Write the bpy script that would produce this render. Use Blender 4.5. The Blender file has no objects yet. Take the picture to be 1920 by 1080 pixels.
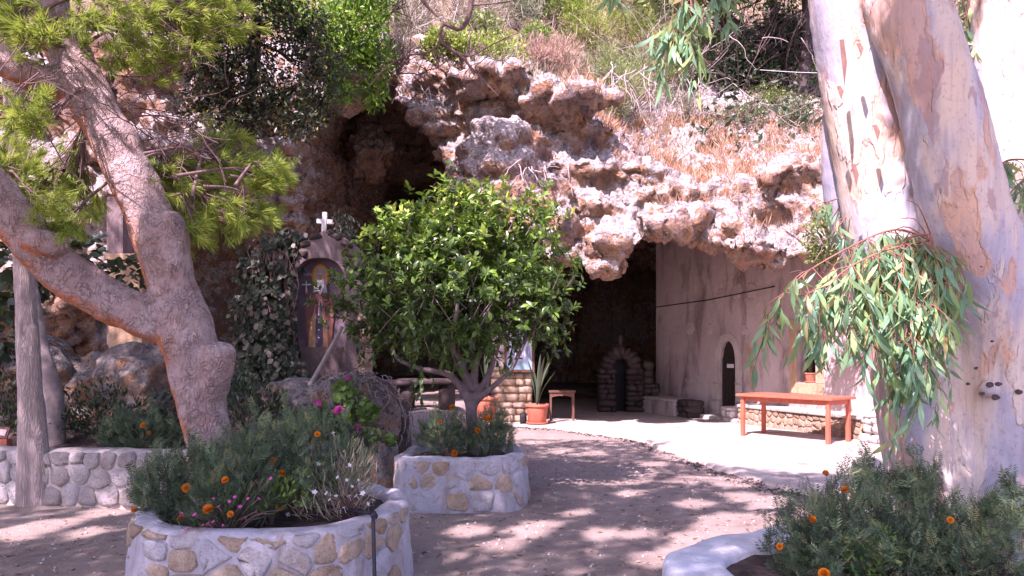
import bpy, bmesh, math, random
import numpy as np
from mathutils import Vector, Matrix, Quaternion

# ------------------------------------------------------------------ camera, sky, sun, exposure
random.seed(11)
rng = np.random.default_rng(11)
SC = bpy.context.scene
COL = SC.collection
FPX, HORIZON, EYE = 1400.0, 660.0, 1.6          # focal length and horizon row of a 1920 px wide frame, eye height in metres

cam_data = bpy.data.cameras.new('camera')
cam_data.sensor_width = 36.0
cam_data.lens = 36.0 * FPX / 1920.0
cam_data.shift_y = (HORIZON - 540.0) / 1920.0
cam_data.clip_start = 0.05
cam_data.clip_end = 600.0
cam = bpy.data.objects.new('camera', cam_data)
cam.location = (0, 0, EYE)
cam.rotation_euler = (math.radians(90), 0, 0)
COL.objects.link(cam)
SC.camera = cam

SUN_EL = math.radians(50)
SUN_H = np.array([0.52, 0.854])
SUN_L = np.array([SUN_H[0] * math.cos(SUN_EL), SUN_H[1] * math.cos(SUN_EL), -math.sin(SUN_EL)])   # the way light travels

world = bpy.data.worlds.new('World')
SC.world = world
world.use_nodes = True
wn = world.node_tree
sky = wn.nodes.new('ShaderNodeTexSky')
sky.sky_type = 'NISHITA'
sky.sun_disc = False
sky.sun_elevation = SUN_EL
sky.sun_rotation = math.atan2(-SUN_H[0], -SUN_H[1])
sky.dust_density = 1.6
wn.links.new(sky.outputs[0], wn.nodes['Background'].inputs[0])
wn.nodes['Background'].inputs[1].default_value = 0.122

sun_data = bpy.data.lights.new('sun', 'SUN')
sun_data.energy = 5.0
sun_data.angle = math.radians(0.53)
sun_data.color = (1.0, 0.93, 0.84)
sun = bpy.data.objects.new('sun', sun_data)
sun.rotation_euler = Vector(SUN_L).to_track_quat('-Z', 'Y').to_euler()
sun.location = (-12, -16, 30)
COL.objects.link(sun)

vs = SC.view_settings
vs.view_transform = 'Standard'
vs.look = 'None'
vs.gamma = 1.0
vs.use_curve_mapping = False
vs.exposure = 1.48
vs.use_white_balance = True
vs.white_balance_temperature = 6150
vs.white_balance_tint = 51.0

SC.render.engine = 'CYCLES'
SC.cycles.max_bounces = 7
SC.cycles.diffuse_bounces = 4
SC.cycles.glossy_bounces = 2
SC.cycles.transmission_bounces = 4
SC.cycles.use_denoising = True
SC.cycles.caustics_reflective = False
SC.cycles.caustics_refractive = False

# ------------------------------------------------------------------ helpers
def P(px, py, d):
    """world point seen at photo pixel (px, py) when it stands d metres away"""
    return np.array([(px - 960.0) / FPX * d, d, EYE + (HORIZON - py) / FPX * d])

def G(px, py, z=0.0):
    """world point on the level z seen at photo pixel (px, py)"""
    d = (EYE - z) * FPX / (py - HORIZON)
    return np.array([(px - 960.0) / FPX * d, d, z])

def tag(o, label=None, cat=None, group=None, kind=None):
    if label: o['label'] = label
    if cat: o['category'] = cat
    if group: o['group'] = group
    if kind: o['kind'] = kind
    return o

def thing(name, loc, label, cat, group=None, rz=0.0):
    o = bpy.data.objects.new(name, None)
    o.location = loc
    o.rotation_euler = (0, 0, rz)
    o.empty_display_size = 0.1
    COL.objects.link(o)
    return tag(o, label, cat, group)

def link(name, me, parent=None, loc=None, rot=None, scale=None):
    o = bpy.data.objects.new(name, me)
    COL.objects.link(o)
    if parent is not None: o.parent = parent
    if loc is not None: o.location = loc
    if rot is not None: o.rotation_euler = rot
    if scale is not None: o.scale = scale
    return o

class MB:
    """collects vertices and faces (triangles and quads) for one mesh"""
    def __init__(self): self.V, self.T, self.Q, self.R, self.n = [], [], [], [], 0
    def add(self, V, T=None, Q=None, rnd=None):
        V = np.asarray(V, float).reshape(-1, 3)
        if T is not None and len(T): self.T.append(np.asarray(T, int).reshape(-1, 3) + self.n)
        if Q is not None and len(Q): self.Q.append(np.asarray(Q, int).reshape(-1, 4) + self.n)
        self.V.append(V)
        r = np.full(len(V), rng.random()) if rnd is None else np.broadcast_to(np.asarray(rnd, float), (len(V),))
        self.R.append(r)
        self.n += len(V)
        return self
    def mesh(self, name, mat, smooth=False, origin=None):
        V = np.concatenate(self.V) if self.V else np.zeros((0, 3))
        if origin is not None: V = V - np.asarray(origin)
        T = np.concatenate(self.T) if self.T else np.zeros((0, 3), int)
        Q = np.concatenate(self.Q) if self.Q else np.zeros((0, 4), int)
        me = bpy.data.meshes.new(name)
        me.vertices.add(len(V)); me.vertices.foreach_set('co', V.ravel())
        nl = T.size + Q.size
        me.loops.add(nl); me.polygons.add(len(T) + len(Q))
        me.loops.foreach_set('vertex_index', np.concatenate([T.ravel(), Q.ravel()]).astype(np.int32))
        starts = np.concatenate([np.arange(len(T)) * 3, T.size + np.arange(len(Q)) * 4]).astype(np.int32)
        me.polygons.foreach_set('loop_start', starts)
        a = me.attributes.new('rnd', 'FLOAT', 'POINT')
        a.data.foreach_set('value', np.concatenate(self.R).astype(np.float32) if self.R else np.zeros(0, np.float32))
        me.update(calc_edges=True)
        if smooth: me.polygons.foreach_set('use_smooth', np.ones(len(me.polygons), bool))
        me.validate()
        if mat is not None: me.materials.append(mat)
        return me
    def obj(self, name, mat, parent=None, smooth=False, origin=None):
        return link(name, self.mesh(name, mat, smooth, origin), parent)

def smooth(x, a, b):
    t = np.clip((np.asarray(x, float) - a) / (b - a), 0, 1)
    return t * t * (3 - 2 * t)

# --- noise
def _hash(ix, iy, iz, seed):
    h = (ix.astype(np.uint32) * np.uint32(374761393) + iy.astype(np.uint32) * np.uint32(668265263)
         + iz.astype(np.uint32) * np.uint32(2246822519) + np.uint32((seed * 3266489917) & 0xffffffff))
    h = (h ^ (h >> np.uint32(13))) * np.uint32(1274126177)
    h = (h ^ (h >> np.uint32(16))) * np.uint32(2654435769)
    return ((h >> np.uint32(8)) & np.uint32(0xffff)).astype(np.float32) / 32767.5 - 1.0

def vnoise(p, scale=1.0, seed=0):
    q = np.asarray(p, float) * scale + 1000.0
    i = np.floor(q).astype(np.int64); f = q - i
    f = f * f * (3 - 2 * f)
    out = 0
    for a in (0, 1):
        wx = f[..., 0] if a else 1 - f[..., 0]
        for b in (0, 1):
            wy = f[..., 1] if b else 1 - f[..., 1]
            for c in (0, 1):
                wz = f[..., 2] if c else 1 - f[..., 2]
                out = out + wx * wy * wz * _hash(i[..., 0] + a, i[..., 1] + b, i[..., 2] + c, seed)
    return out

def fbm(p, scale=1.0, oct=4, seed=0, gain=0.5):
    s, a = 0, 1.0
    for k in range(oct):
        s = s + a * vnoise(p, scale * 2.03 ** k, seed + k)
        a *= gain
    return s

def cell(p, scale=1.0, seed=0):
    """distance to the nearest scattered point"""
    q = np.asarray(p, float) * scale + 1000.0
    i = np.floor(q).astype(np.int64)
    best = np.full(q.shape[:-1], 9.0)
    for a in (-1, 0, 1):
        for b in (-1, 0, 1):
            for c in (-1, 0, 1):
                j = i + np.array([a, b, c])
                o = np.stack([_hash(j[..., 0], j[..., 1], j[..., 2], seed + k) * 0.5 + 0.5 for k in range(3)], -1)
                d = ((j + o - q) ** 2).sum(-1)
                best = np.minimum(best, d)
    return np.sqrt(best)

def grid_noise(shape, h, sp, seed):
    """smooth random field on a grid, lattice spacing sp=(sx,sy,sz) metres"""
    r = np.random.default_rng(seed)
    dims = [int(math.ceil((n - 1) * h / s)) + 2 for n, s in zip(shape, sp)]
    A = r.uniform(-1, 1, dims).astype(np.float32)
    for ax in range(3):
        t = np.arange(shape[ax]) * h / sp[ax]
        i = np.floor(t).astype(int); f = (t - i); f = f * f * (3 - 2 * f)
        sl = [None, None, None]; sl[ax] = slice(None)
        f = f.astype(np.float32)[tuple(sl)]
        A = np.take(A, i, ax) * (1 - f) + np.take(A, i + 1, ax) * f
    return A

def surface_nets(f, origin, h):
    s = f < 0
    nx, ny, nz = f.shape
    cnt = np.zeros((nx - 1, ny - 1, nz - 1), np.int8)
    cs = [(i, j, k) for i in (0, 1) for j in (0, 1) for k in (0, 1)]
    for i, j, k in cs: cnt += s[i:nx - 1 + i, j:ny - 1 + j, k:nz - 1 + k]
    act = (cnt > 0) & (cnt < 8)
    I = np.stack(np.nonzero(act), 1)
    idx = np.full(cnt.shape, -1, np.int64); idx[act] = np.arange(len(I))
    cv = {c: f[I[:, 0] + c[0], I[:, 1] + c[1], I[:, 2] + c[2]] for c in cs}
    acc = np.zeros((len(I), 3)); m = np.zeros(len(I))
    for c in cs:
        for ax in range(3):
            if c[ax] == 0:
                e = list(c); e[ax] = 1; e = tuple(e)
                va, vb = cv[c], cv[e]
                x = (va < 0) != (vb < 0)
                t = np.where(x, va / np.where(x, va - vb, 1), 0)
                p = np.tile(np.array(c, float), (len(I), 1)); p[:, ax] += t
                acc += p * x[:, None]; m += x
    V = np.asarray(origin) + (I + acc / m[:, None]) * h
    quads = []
    for ax in range(3):
        b, c = (ax + 1) % 3, (ax + 2) % 3
        sl0 = [slice(None)] * 3; sl1 = [slice(None)] * 3
        sl0[ax] = slice(0, -1); sl1[ax] = slice(1, None)
        for q in (sl0, sl1): q[b] = slice(1, -1); q[c] = slice(1, -1)
        a0, a1 = s[tuple(sl0)], s[tuple(sl1)]
        E = np.stack(np.nonzero(a0 != a1), 1)
        flip = ~a0[tuple(E.T)]
        E[:, b] += 1; E[:, c] += 1
        def ci(db, dc):
            J = E.copy(); J[:, b] += db; J[:, c] += dc
            return idx[J[:, 0], J[:, 1], J[:, 2]]
        q = np.stack([ci(-1, -1), ci(0, -1), ci(0, 0), ci(-1, 0)], 1)
        q[flip] = q[flip][:, ::-1]
        quads.append(q)
    Q = np.concatenate(quads)
    return V, Q[(Q >= 0).all(1)]

def displace(me, fn):
    n = len(me.vertices)
    co = np.empty(n * 3); me.vertices.foreach_get('co', co); co = co.reshape(-1, 3)
    no = np.empty(n * 3); me.vertices.foreach_get('normal', no); no = no.reshape(-1, 3)
    co = co + no * fn(co, no)[:, None]
    me.vertices.foreach_set('co', co.ravel()); me.update()
    return co, no

# --- shapes
def tube(pts, rad, sides=6, caps=True):
    pts = np.asarray(pts, float); n = len(pts)
    rad = np.broadcast_to(np.asarray(rad, float), (n,))
    tan = np.gradient(pts, axis=0)
    tan /= np.linalg.norm(tan, axis=1, keepdims=True) + 1e-9
    u = np.cross(tan[0], [0.3, 0.2, 0.93])
    if np.linalg.norm(u) < 1e-3: u = np.cross(tan[0], [1, 0, 0])
    u /= np.linalg.norm(u)
    V = []
    ang = np.arange(sides) * 2 * math.pi / sides
    for i in range(n):
        u = u - tan[i] * np.dot(u, tan[i]); u /= np.linalg.norm(u) + 1e-9
        w = np.cross(tan[i], u)
        V.append(pts[i] + rad[i] * (np.cos(ang)[:, None] * u + np.sin(ang)[:, None] * w))
    V = np.concatenate(V)
    k = np.arange(sides); k2 = (k + 1) % sides
    Q = np.concatenate([np.stack([i * sides + k, i * sides + k2, (i + 1) * sides + k2, (i + 1) * sides + k], 1) for i in range(n - 1)])
    T = []
    if caps:
        V = np.concatenate([V, [pts[0]], [pts[-1]]])
        a, b = n * sides, n * sides + 1
        T = [(a, k2[j], k[j]) for j in range(sides)] + [(b, (n - 1) * sides + k[j], (n - 1) * sides + k2[j]) for j in range(sides)]
    return V, T, Q

def spline(pts, n, closed=False):
    """Catmull-Rom through pts, n samples"""
    p = np.asarray(pts, float); m = len(p)
    t = np.linspace(0, m if closed else m - 1, n, endpoint=not closed)
    i = np.floor(t).astype(int)
    if not closed: i = np.minimum(i, m - 2)
    f = (t - i)[:, None]
    g = (lambda k: p[k % m]) if closed else (lambda k: p[np.clip(k, 0, m - 1)])
    a, b, c, d = g(i - 1), g(i), g(i + 1), g(i + 2)
    return 0.5 * (2 * b + (c - a) * f + (2 * a - 5 * b + 4 * c - d) * f ** 2 + (3 * b - a - 3 * c + d) * f ** 3)

def box(mb, x0, x1, y0, y1, z0, z1):
    V = [(x, y, z) for x in (x0, x1) for y in (y0, y1) for z in (z0, z1)]
    mb.add(V, Q=[(0, 1, 3, 2), (4, 6, 7, 5), (0, 4, 5, 1), (2, 3, 7, 6), (0, 2, 6, 4), (1, 5, 7, 3)])
    return mb

def bevel_box(name, sx, sy, sz, mat, bev=0.01, seg=2):
    """a bevelled box mesh centred on the origin"""
    bm = bmesh.new()
    bmesh.ops.create_cube(bm, size=1.0)
    bmesh.ops.scale(bm, vec=(sx, sy, sz), verts=bm.verts)
    bmesh.ops.bevel(bm, geom=bm.edges[:], offset=bev, segments=seg, affect='EDGES', profile=0.6)
    me = bpy.data.meshes.new(name); bm.to_mesh(me); bm.free()
    me.materials.append(mat)
    return me

def prism(name, outer, holes, depth, mat, bev=0.0):
    """polygon with holes in the x-z plane, extruded from y=0 to y=depth"""
    bm = bmesh.new()
    edges = []
    for loop in [outer] + holes:
        vs_ = [bm.verts.new((x, 0, z)) for x, z in loop]
        edges += [bm.edges.new((vs_[i], vs_[(i + 1) % len(vs_)])) for i in range(len(vs_))]
    bmesh.ops.triangle_fill(bm, use_beauty=True, use_dissolve=False, edges=edges)
    ret = bmesh.ops.extrude_face_region(bm, geom=bm.faces[:])
    bmesh.ops.translate(bm, vec=(0, depth, 0), verts=[v for v in ret['geom'] if isinstance(v, bmesh.types.BMVert)])
    bmesh.ops.recalc_face_normals(bm, faces=bm.faces[:])
    me = bpy.data.meshes.new(name); bm.to_mesh(me); bm.free()
    if mat is not None: me.materials.append(mat)
    return me

def arch_pts(cx, hw, z0, zs, za, n=8):
    """outline of a pointed arch: base z0, spring zs, apex za"""
    pts = [(cx - hw, z0), (cx + hw, z0)]
    for i in range(n + 1):
        t = i / n
        pts.append((cx + hw * math.cos(t * math.pi / 2) ** 0.8, zs + (za - zs) * math.sin(t * math.pi / 2)))
    for i in range(n - 1, -1, -1):
        t = i / n
        pts.append((cx - hw * math.cos(t * math.pi / 2) ** 0.8, zs + (za - zs) * math.sin(t * math.pi / 2)))
    return pts

def frames(axis, hint):
    """rotation matrices whose Y column is axis and Z column is near hint"""
    y = axis / (np.linalg.norm(axis, axis=1, keepdims=True) + 1e-9)
    x = np.cross(y, hint); x /= np.linalg.norm(x, axis=1, keepdims=True) + 1e-9
    z = np.cross(x, y)
    return np.stack([x, y, z], 2)

def scatter(mb, tV, tT, pos, axis, hint, size, rnd=None):
    """one copy of a small template (grown along +Y, facing +Z) per position"""
    pos = np.asarray(pos, float); n = len(pos)
    if n == 0: return
    R = frames(np.asarray(axis, float), np.asarray(hint, float))
    size = np.broadcast_to(np.asarray(size, float), (n,))
    tV = np.asarray(tV, float); tT = np.asarray(tT, int)
    V = pos[:, None, :] + np.einsum('nij,kj->nki', R, tV) * size[:, None, None]
    T = tT[None] + (np.arange(n) * len(tV))[:, None, None]
    if rnd is None: rnd = rng.random(n)
    mb.add(V.reshape(-1, 3), T=T.reshape(-1, 3), rnd=np.repeat(rnd, len(tV)))

def unit(n):
    v = rng.normal(size=(n, 3)); return v / np.linalg.norm(v, axis=1, keepdims=True)

LEAF2 = (np.array([(0, 0, 0), (-.22, .45, .06), (0, 1, -.06), (.22, .45, .06)]), [(0, 3, 2), (0, 2, 1)])
def leaf_t(w, droop=0.15, fold=0.05):
    V = [(0, 0, 0), (-w * .8, .3, fold), (0, .33, 0), (w * .8, .3, fold), (-w, .58, fold - droop * .3), (0, .62, -droop * .25), (w, .58, fold - droop * .3), (0, 1, -droop)]
    return np.array(V), [(0, 2, 1), (0, 3, 2), (1, 2, 5), (1, 5, 4), (2, 3, 6), (2, 6, 5), (4, 5, 7), (5, 6, 7)]
LEAF_CITRUS = leaf_t(.2, .18, .06)
LEAF_GUM = leaf_t(.085, .22, .02)
LEAF_WIDE = leaf_t(.38, .12, .05)
BLADE = (np.array([(-.02, 0, 0), (.02, 0, 0), (.015, .55, .06), (0, 1, .2)]), [(0, 1, 2), (0, 2, 3)])

def pinnate(n=7):
    V, T = [], []
    V += [(-.008, 0, 0), (.008, 0, 0), (0, 1, -.08)]; T.append((0, 1, 2))
    for i in range(n):
        y = .16 + .8 * i / n
        L = .36 * (1 - abs(i / n - .35) * .9)
        for s in (-1, 1):
            b = len(V); dz = (.10 if (i + (s > 0)) % 2 else -.06) * L * 2
            V += [(0, y, 0), (s * L * .5, y + .085, .03 + dz * .5), (s * L, y + .17, dz), (s * L * .58, y + .035, dz * .5)]
            T += [(b, b + 3, b + 2) if s > 0 else (b, b + 2, b + 3), (b, b + 2, b + 1) if s > 0 else (b, b + 1, b + 2)]
    return np.array(V), T
PINNATE = pinnate()

def blob_points(lobes, n, shell=0.55):
    """points inside overlapping ellipsoid lobes [(centre, (rx,ry,rz))], biased to the outside; returns points, outward directions"""
    vol = np.array([r[0] * r[2] + r[0] * r[1] for _, r in lobes]); vol = vol / vol.sum()
    k = rng.choice(len(lobes), n, p=vol)
    c = np.array([l[0] for l in lobes])[k]; r = np.array([l[1] for l in lobes])[k]
    u = unit(n)
    rad = shell + (1 - shell) * rng.random(n) ** 0.6
    rad = np.where(rng.random(n) < .18, rng.random(n) * shell, rad)
    return c + u * r * rad[:, None], u

def grow(mb, p, d, L, r, depth, wander=.35, split=(2, 3), sides=4, droop=0.0, tips=None, shrink=.68, steps=5):
    """a branching twig"""
    pts = [np.array(p, float)]; d = np.array(d, float) / np.linalg.norm(d)
    for i in range(steps):
        d = d + rng.normal(size=3) * wander * .45 + np.array([0, 0, -droop * .3]); d /= np.linalg.norm(d)
        pts.append(pts[-1] + d * L / steps)
    V, T, Q = tube(spline(pts, steps * 2), np.linspace(r, r * .55, steps * 2), sides, False)
    mb.add(V, T, Q)
    if depth == 0:
        if tips is not None: tips.append((pts[-1], d))
        return
    for k in range(random.randint(*split)):
        i = random.randint(2, steps)
        nd = d + rng.normal(size=3) * .75
        grow(mb, pts[i], nd, L * shrink * random.uniform(.7, 1.15), r * .6, depth - 1, wander, split, sides, droop, tips, shrink, steps)

# ------------------------------------------------------------------ material helpers
def node(nt, typ, ins=None, **props):
    n = nt.nodes.new(typ)
    for k, v in props.items(): setattr(n, k, v)
    for k, v in (ins or {}).items():
        if isinstance(v, bpy.types.NodeSocket): nt.links.new(v, n.inputs[k])
        else: n.inputs[k].default_value = v
    return n

def new_mat(name, rough=.85, spec=.25):
    m = bpy.data.materials.new(name); m.use_nodes = True
    b = m.node_tree.nodes['Principled BSDF']
    b.inputs['Roughness'].default_value = rough
    b.inputs['Specular IOR Level'].default_value = spec
    return m, m.node_tree, b

def coords(nt, scale=(1, 1, 1), kind='Object'):
    tc = node(nt, 'ShaderNodeTexCoord')
    return node(nt, 'ShaderNodeMapping', {'Vector': tc.outputs[kind], 'Scale': scale}).outputs[0]

def tnoise(nt, vec, scale, detail=5, rough=.55, dist=0.0):
    return node(nt, 'ShaderNodeTexNoise', {'Vector': vec, 'Scale': scale, 'Detail': detail, 'Roughness': rough, 'Distortion': dist}).outputs[0]

def tvor(nt, vec, scale, feature='F1', rand=1.0):
    return node(nt, 'ShaderNodeTexVoronoi', {'Vector': vec, 'Scale': scale, 'Randomness': rand}, feature=feature).outputs[0]

def ramp(nt, fac, stops, interp='LINEAR'):
    r = node(nt, 'ShaderNodeValToRGB', {'Fac': fac})
    r.color_ramp.interpolation = interp
    el = r.color_ramp.elements
    while len(el) < len(stops): el.new(0.5)
    for e, (p, c) in zip(el, stops):
        e.position = p
        e.color = (c, c, c, 1) if isinstance(c, (int, float)) else (*c, 1)
    return r.outputs[0]

def mixc(nt, fac, a, b, blend='MIX'):
    n = nt.nodes.new('ShaderNodeMix'); n.data_type = 'RGBA'; n.blend_type = blend
    for i, v in ((0, fac), (6, a), (7, b)):
        if isinstance(v, bpy.types.NodeSocket): nt.links.new(v, n.inputs[i])
        else: n.inputs[i].default_value = v if i == 0 else (*v, 1)
    return n.outputs[2]

def math_(nt, op, a, b=0.0, c=0.0):
    n = nt.nodes.new('ShaderNodeMath'); n.operation = op
    for i, v in enumerate((a, b, c)):
        if isinstance(v, bpy.types.NodeSocket): nt.links.new(v, n.inputs[i])
        else: n.inputs[i].default_value = v
    return n.outputs[0]

def bump(nt, b, h, strength=.5, dist=.02, prev=None):
    n = node(nt, 'ShaderNodeBump', {'Height': h, 'Strength': strength, 'Distance': dist})
    if prev is not None: nt.links.new(prev, n.inputs['Normal'])
    nt.links.new(n.outputs[0], b.inputs['Normal'])
    return n.outputs[0]

def setc(nt, b, c): nt.links.new(c, b.inputs['Base Color'])

def leaf_mat(name, stops, rough=.5, trans=.3, spec=.4):
    m, nt, b = new_mat(name, rough, spec)
    at = node(nt, 'ShaderNodeAttribute', attribute_name='rnd')
    c = ramp(nt, at.outputs['Fac'], stops)
    setc(nt, b, c)
    tr = node(nt, 'ShaderNodeBsdfTranslucent', {'Color': mixc(nt, .35, c, (.35, .42, .06))})
    mx = node(nt, 'ShaderNodeMixShader', {0: trans, 1: b.outputs[0], 2: tr.outputs[0]})
    nt.links.new(mx.outputs[0], nt.nodes['Material Output'].inputs[0])
    return m

def plain(name, col, var=.25, scale=8, rough=.8, bmp=.3, spec=.25, dist=.01):
    m, nt, b = new_mat(name, rough, spec)
    v = coords(nt)
    n = tnoise(nt, v, scale, 6, .6)
    lo = tuple(c * (1 - var) for c in col); hi = tuple(min(1, c * (1 + var)) for c in col)
    setc(nt, b, ramp(nt, n, [(.3, lo), (.7, hi)]))
    if bmp: bump(nt, b, tnoise(nt, v, scale * 4, 6, .65), bmp, dist)
    return m

def bark_mat(name, stops, scale=(1, 1, .25), vs_=14, bmp=.9, dist=.02, tint=None):
    m, nt, b = new_mat(name, .9, .15)
    v = coords(nt, scale)
    w = node(nt, 'ShaderNodeVectorMath', {0: v, 1: node(nt, 'ShaderNodeTexNoise', {'Vector': v, 'Scale': 4.0, 'Detail': 3}).outputs[1]}, operation='ADD').outputs[0]
    e = tvor(nt, w, vs_, 'DISTANCE_TO_EDGE')
    f = tnoise(nt, v, 22, 6, .65)
    k = math_(nt, 'MULTIPLY_ADD', e, 1.3, math_(nt, 'MULTIPLY', f, .6))
    c = ramp(nt, k, stops)
    big = tnoise(nt, coords(nt), 2.2, 4, .6)
    if tint: c = mixc(nt, ramp(nt, big, [(.45, 0), (.68, 1)]), c, tint, 'MIX') if len(tint) == 3 else c
    setc(nt, b, c)
    bump(nt, b, k, bmp, dist)
    return m

# ------------------------------------------------------------------ materials
def rock_mat(name, white=.5, tone=1.0, pit=1.0):
    """weathered limestone: iron stained body, pale lichen crust on what faces up, grey water streaks"""
    m, nt, b = new_mat(name, .92, .12)
    v = coords(nt)
    n1 = tnoise(nt, v, .9, 6, .6, .4)
    n2 = tnoise(nt, v, 3.5, 8, .65, .3)
    n3 = tnoise(nt, v, 14, 8, .7)
    body = ramp(nt, n1, [(.30, (.27, .165, .13)), (.45, (.46, .25, .14)), (.55, (.58, .34, .18)), (.70, (.40, .30, .25))])
    body = mixc(nt, ramp(nt, n2, [(.38, .0), (.62, .75)]), body, (.42, .35, .31))
    st = tnoise(nt, coords(nt, (1.6, 1.6, .22)), 2.2, 5, .6)
    body = mixc(nt, ramp(nt, st, [(.52, 0), (.66, .7)]), body, (.17, .155, .17))
    geo = node(nt, 'ShaderNodeNewGeometry')
    nz = node(nt, 'ShaderNodeSeparateXYZ', {0: geo.outputs['Normal']}).outputs[2]
    crust = math_(nt, 'ADD', math_(nt, 'MULTIPLY', nz, .42), math_(nt, 'ADD', math_(nt, 'MULTIPLY', n2, .9), math_(nt, 'MULTIPLY', n3, .5)))
    crust = math_(nt, 'ADD', crust, math_(nt, 'MULTIPLY_ADD', tnoise(nt, v, .45, 4, .6), 1.1, -.55))
    crust = ramp(nt, crust, [(.92 - white * .45, 0), (1.0 - white * .38, 1)])
    pale = ramp(nt, n3, [(q, tuple(k * tone for k in c_)) for q, c_ in ((.3, (.27, .23, .21)), (.46, (.52, .46, .42)), (.58, (.68, .61, .55)), (.8, (.76, .70, .64)))])
    c = mixc(nt, crust, body, pale)
    pits = tvor(nt, v, 11)
    pm = ramp(nt, math_(nt, 'MULTIPLY', pits, math_(nt, 'ADD', n2, .45)), [(.06, 1), (.20, 0)])
    c = mixc(nt, math_(nt, 'MULTIPLY', pm, .75 * pit), c, (.085, .06, .055))
    lay = tnoise(nt, coords(nt, (.35, .35, 3.2)), 2.0, 6, .65, .8)
    c = mixc(nt, ramp(nt, lay, [(.54, 0), (.70, .4)]), c, (.26, .17, .13))
    stn = tnoise(nt, coords(nt, (2.2, 2.2, .3)), 1.5, 5, .6)
    c = mixc(nt, ramp(nt, stn, [(.55, 0), (.66, .6)]), c, (.13, .115, .125))
    cre = tvor(nt, node(nt, 'ShaderNodeVectorMath', {0: v, 1: node(nt, 'ShaderNodeTexNoise', {'Vector': v, 'Scale': 3.0, 'Detail': 5}).outputs[1]}, operation='ADD').outputs[0], 2.3, 'DISTANCE_TO_EDGE')
    c = mixc(nt, ramp(nt, cre, [(.004, .55), (.03, 0)]), c, (.07, .05, .05))
    setc(nt, b, c)
    h = math_(nt, 'ADD', math_(nt, 'MULTIPLY', n3, .7), math_(nt, 'ADD', math_(nt, 'MULTIPLY', pits, .35), n2))
    bump(nt, b, h, 1.0, .16)
    return m

M = {}
M['rock'] = rock_mat('limestone', .53)
M['boulder'] = rock_mat('boulder_rock', .2, .6)
M['mound'] = rock_mat('mound_rock', .2, .6, pit=1.4)

def dirt_mat():
    m, nt, b = new_mat('dirt', .95, .1)
    v = coords(nt)
    n1 = tnoise(nt, v, .7, 6, .6)
    n2 = tnoise(nt, v, 9, 8, .7)
    n3 = tnoise(nt, v, 70, 4, .7)
    c = ramp(nt, n1, [(.3, (.24, .19, .16)), (.7, (.37, .305, .255))])
    c = mixc(nt, ramp(nt, n2, [(.45, 0), (.75, .55)]), c, (.20, .15, .125))
    c = mixc(nt, ramp(nt, tnoise(nt, coords(nt, (1, .45, 1)), 1.7, 5, .6, .8), [(.5, 0), (.68, .5)]), c, (.17, .13, .115))
    peb = tvor(nt, v, 38)
    c = mixc(nt, ramp(nt, peb, [(.10, .35), (.2, 0)]), c, (.42, .37, .33))
    peb2 = tvor(nt, v, 23)
    c = mixc(nt, ramp(nt, peb2, [(.05, .5), (.10, 0)]), c, (.14, .105, .09))
    setc(nt, b, c)
    h = math_(nt, 'ADD', math_(nt, 'MULTIPLY', n2, 1.0), math_(nt, 'MULTIPLY', n3, .35))
    h = math_(nt, 'SUBTRACT', h, math_(nt, 'MULTIPLY', ramp(nt, peb, [(.0, 0), (.25, 1)]), .25))
    bump(nt, b, h, .8, .03)
    return m
M['dirt'] = dirt_mat()
M['soil'] = plain('planter_soil', (.085, .06, .05), .5, 14, .95, .9, dist=.03)

def hill_mat():
    m, nt, b = new_mat('hillside_soil', .95, .1)
    v = coords(nt)
    c = ramp(nt, tnoise(nt, v, .8, 7, .65), [(.3, (.22, .15, .10)), (.5, (.36, .25, .16)), (.7, (.30, .25, .19))])
    c = mixc(nt, ramp(nt, tnoise(nt, v, 3, 6, .6), [(.45, 0), (.65, .7)]), c, (.12, .13, .06))
    setc(nt, b, c); bump(nt, b, tnoise(nt, v, 6, 8, .7), 1, .15)
    return m
M['hill'] = hill_mat()

def concrete_mat():
    m, nt, b = new_mat('concrete', .9, .2)
    v = coords(nt)
    c = ramp(nt, tnoise(nt, v, 1.3, 6, .6), [(.3, (.39, .34, .29)), (.7, (.48, .43, .37))])
    c = mixc(nt, ramp(nt, tnoise(nt, v, 5, 7, .7, .5), [(.45, 0), (.68, .6)]), c, (.33, .28, .24))
    cr = tvor(nt, node(nt, 'ShaderNodeVectorMath', {0: v, 1: node(nt, 'ShaderNodeTexNoise', {'Vector': v, 'Scale': 2.5, 'Detail': 4}).outputs[1]}, operation='ADD').outputs[0], .55, 'DISTANCE_TO_EDGE')
    c = mixc(nt, ramp(nt, cr, [(.003, .8), (.009, 0)]), c, (.16, .13, .11))
    setc(nt, b, c); bump(nt, b, tnoise(nt, v, 18, 8, .7), .45, .02)
    return m
M['concrete'] = concrete_mat()

def plaster_mat(name, lo, hi, stain, sc=1.0, amt=.8):
    m, nt, b = new_mat(name, .92, .12)
    v = coords(nt)
    c = ramp(nt, tnoise(nt, v, .8 * sc, 7, .62, .3), [(.32, lo), (.66, hi)])
    c = mixc(nt, ramp(nt, tnoise(nt, coords(nt, (1.5, 1.5, .35)), 1.6 * sc, 7, .65, .6), [(.50, 0), (.70, amt)]), c, stain)
    c = mixc(nt, ramp(nt, tnoise(nt, v, 6 * sc, 8, .7), [(.58, 0), (.70, .5)]), c, tuple(min(1, k * 1.35) for k in hi))
    setc(nt, b, c)
    bump(nt, b, math_(nt, 'ADD', tnoise(nt, v, 3 * sc, 6, .6), math_(nt, 'MULTIPLY', tnoise(nt, v, 25 * sc, 6, .7), .35)), .6, .05)
    return m
M['plaster'] = plaster_mat('chapel_plaster', (.42, .33, .30), (.58, .49, .45), (.20, .145, .14), 1.0, 1.0)
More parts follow.
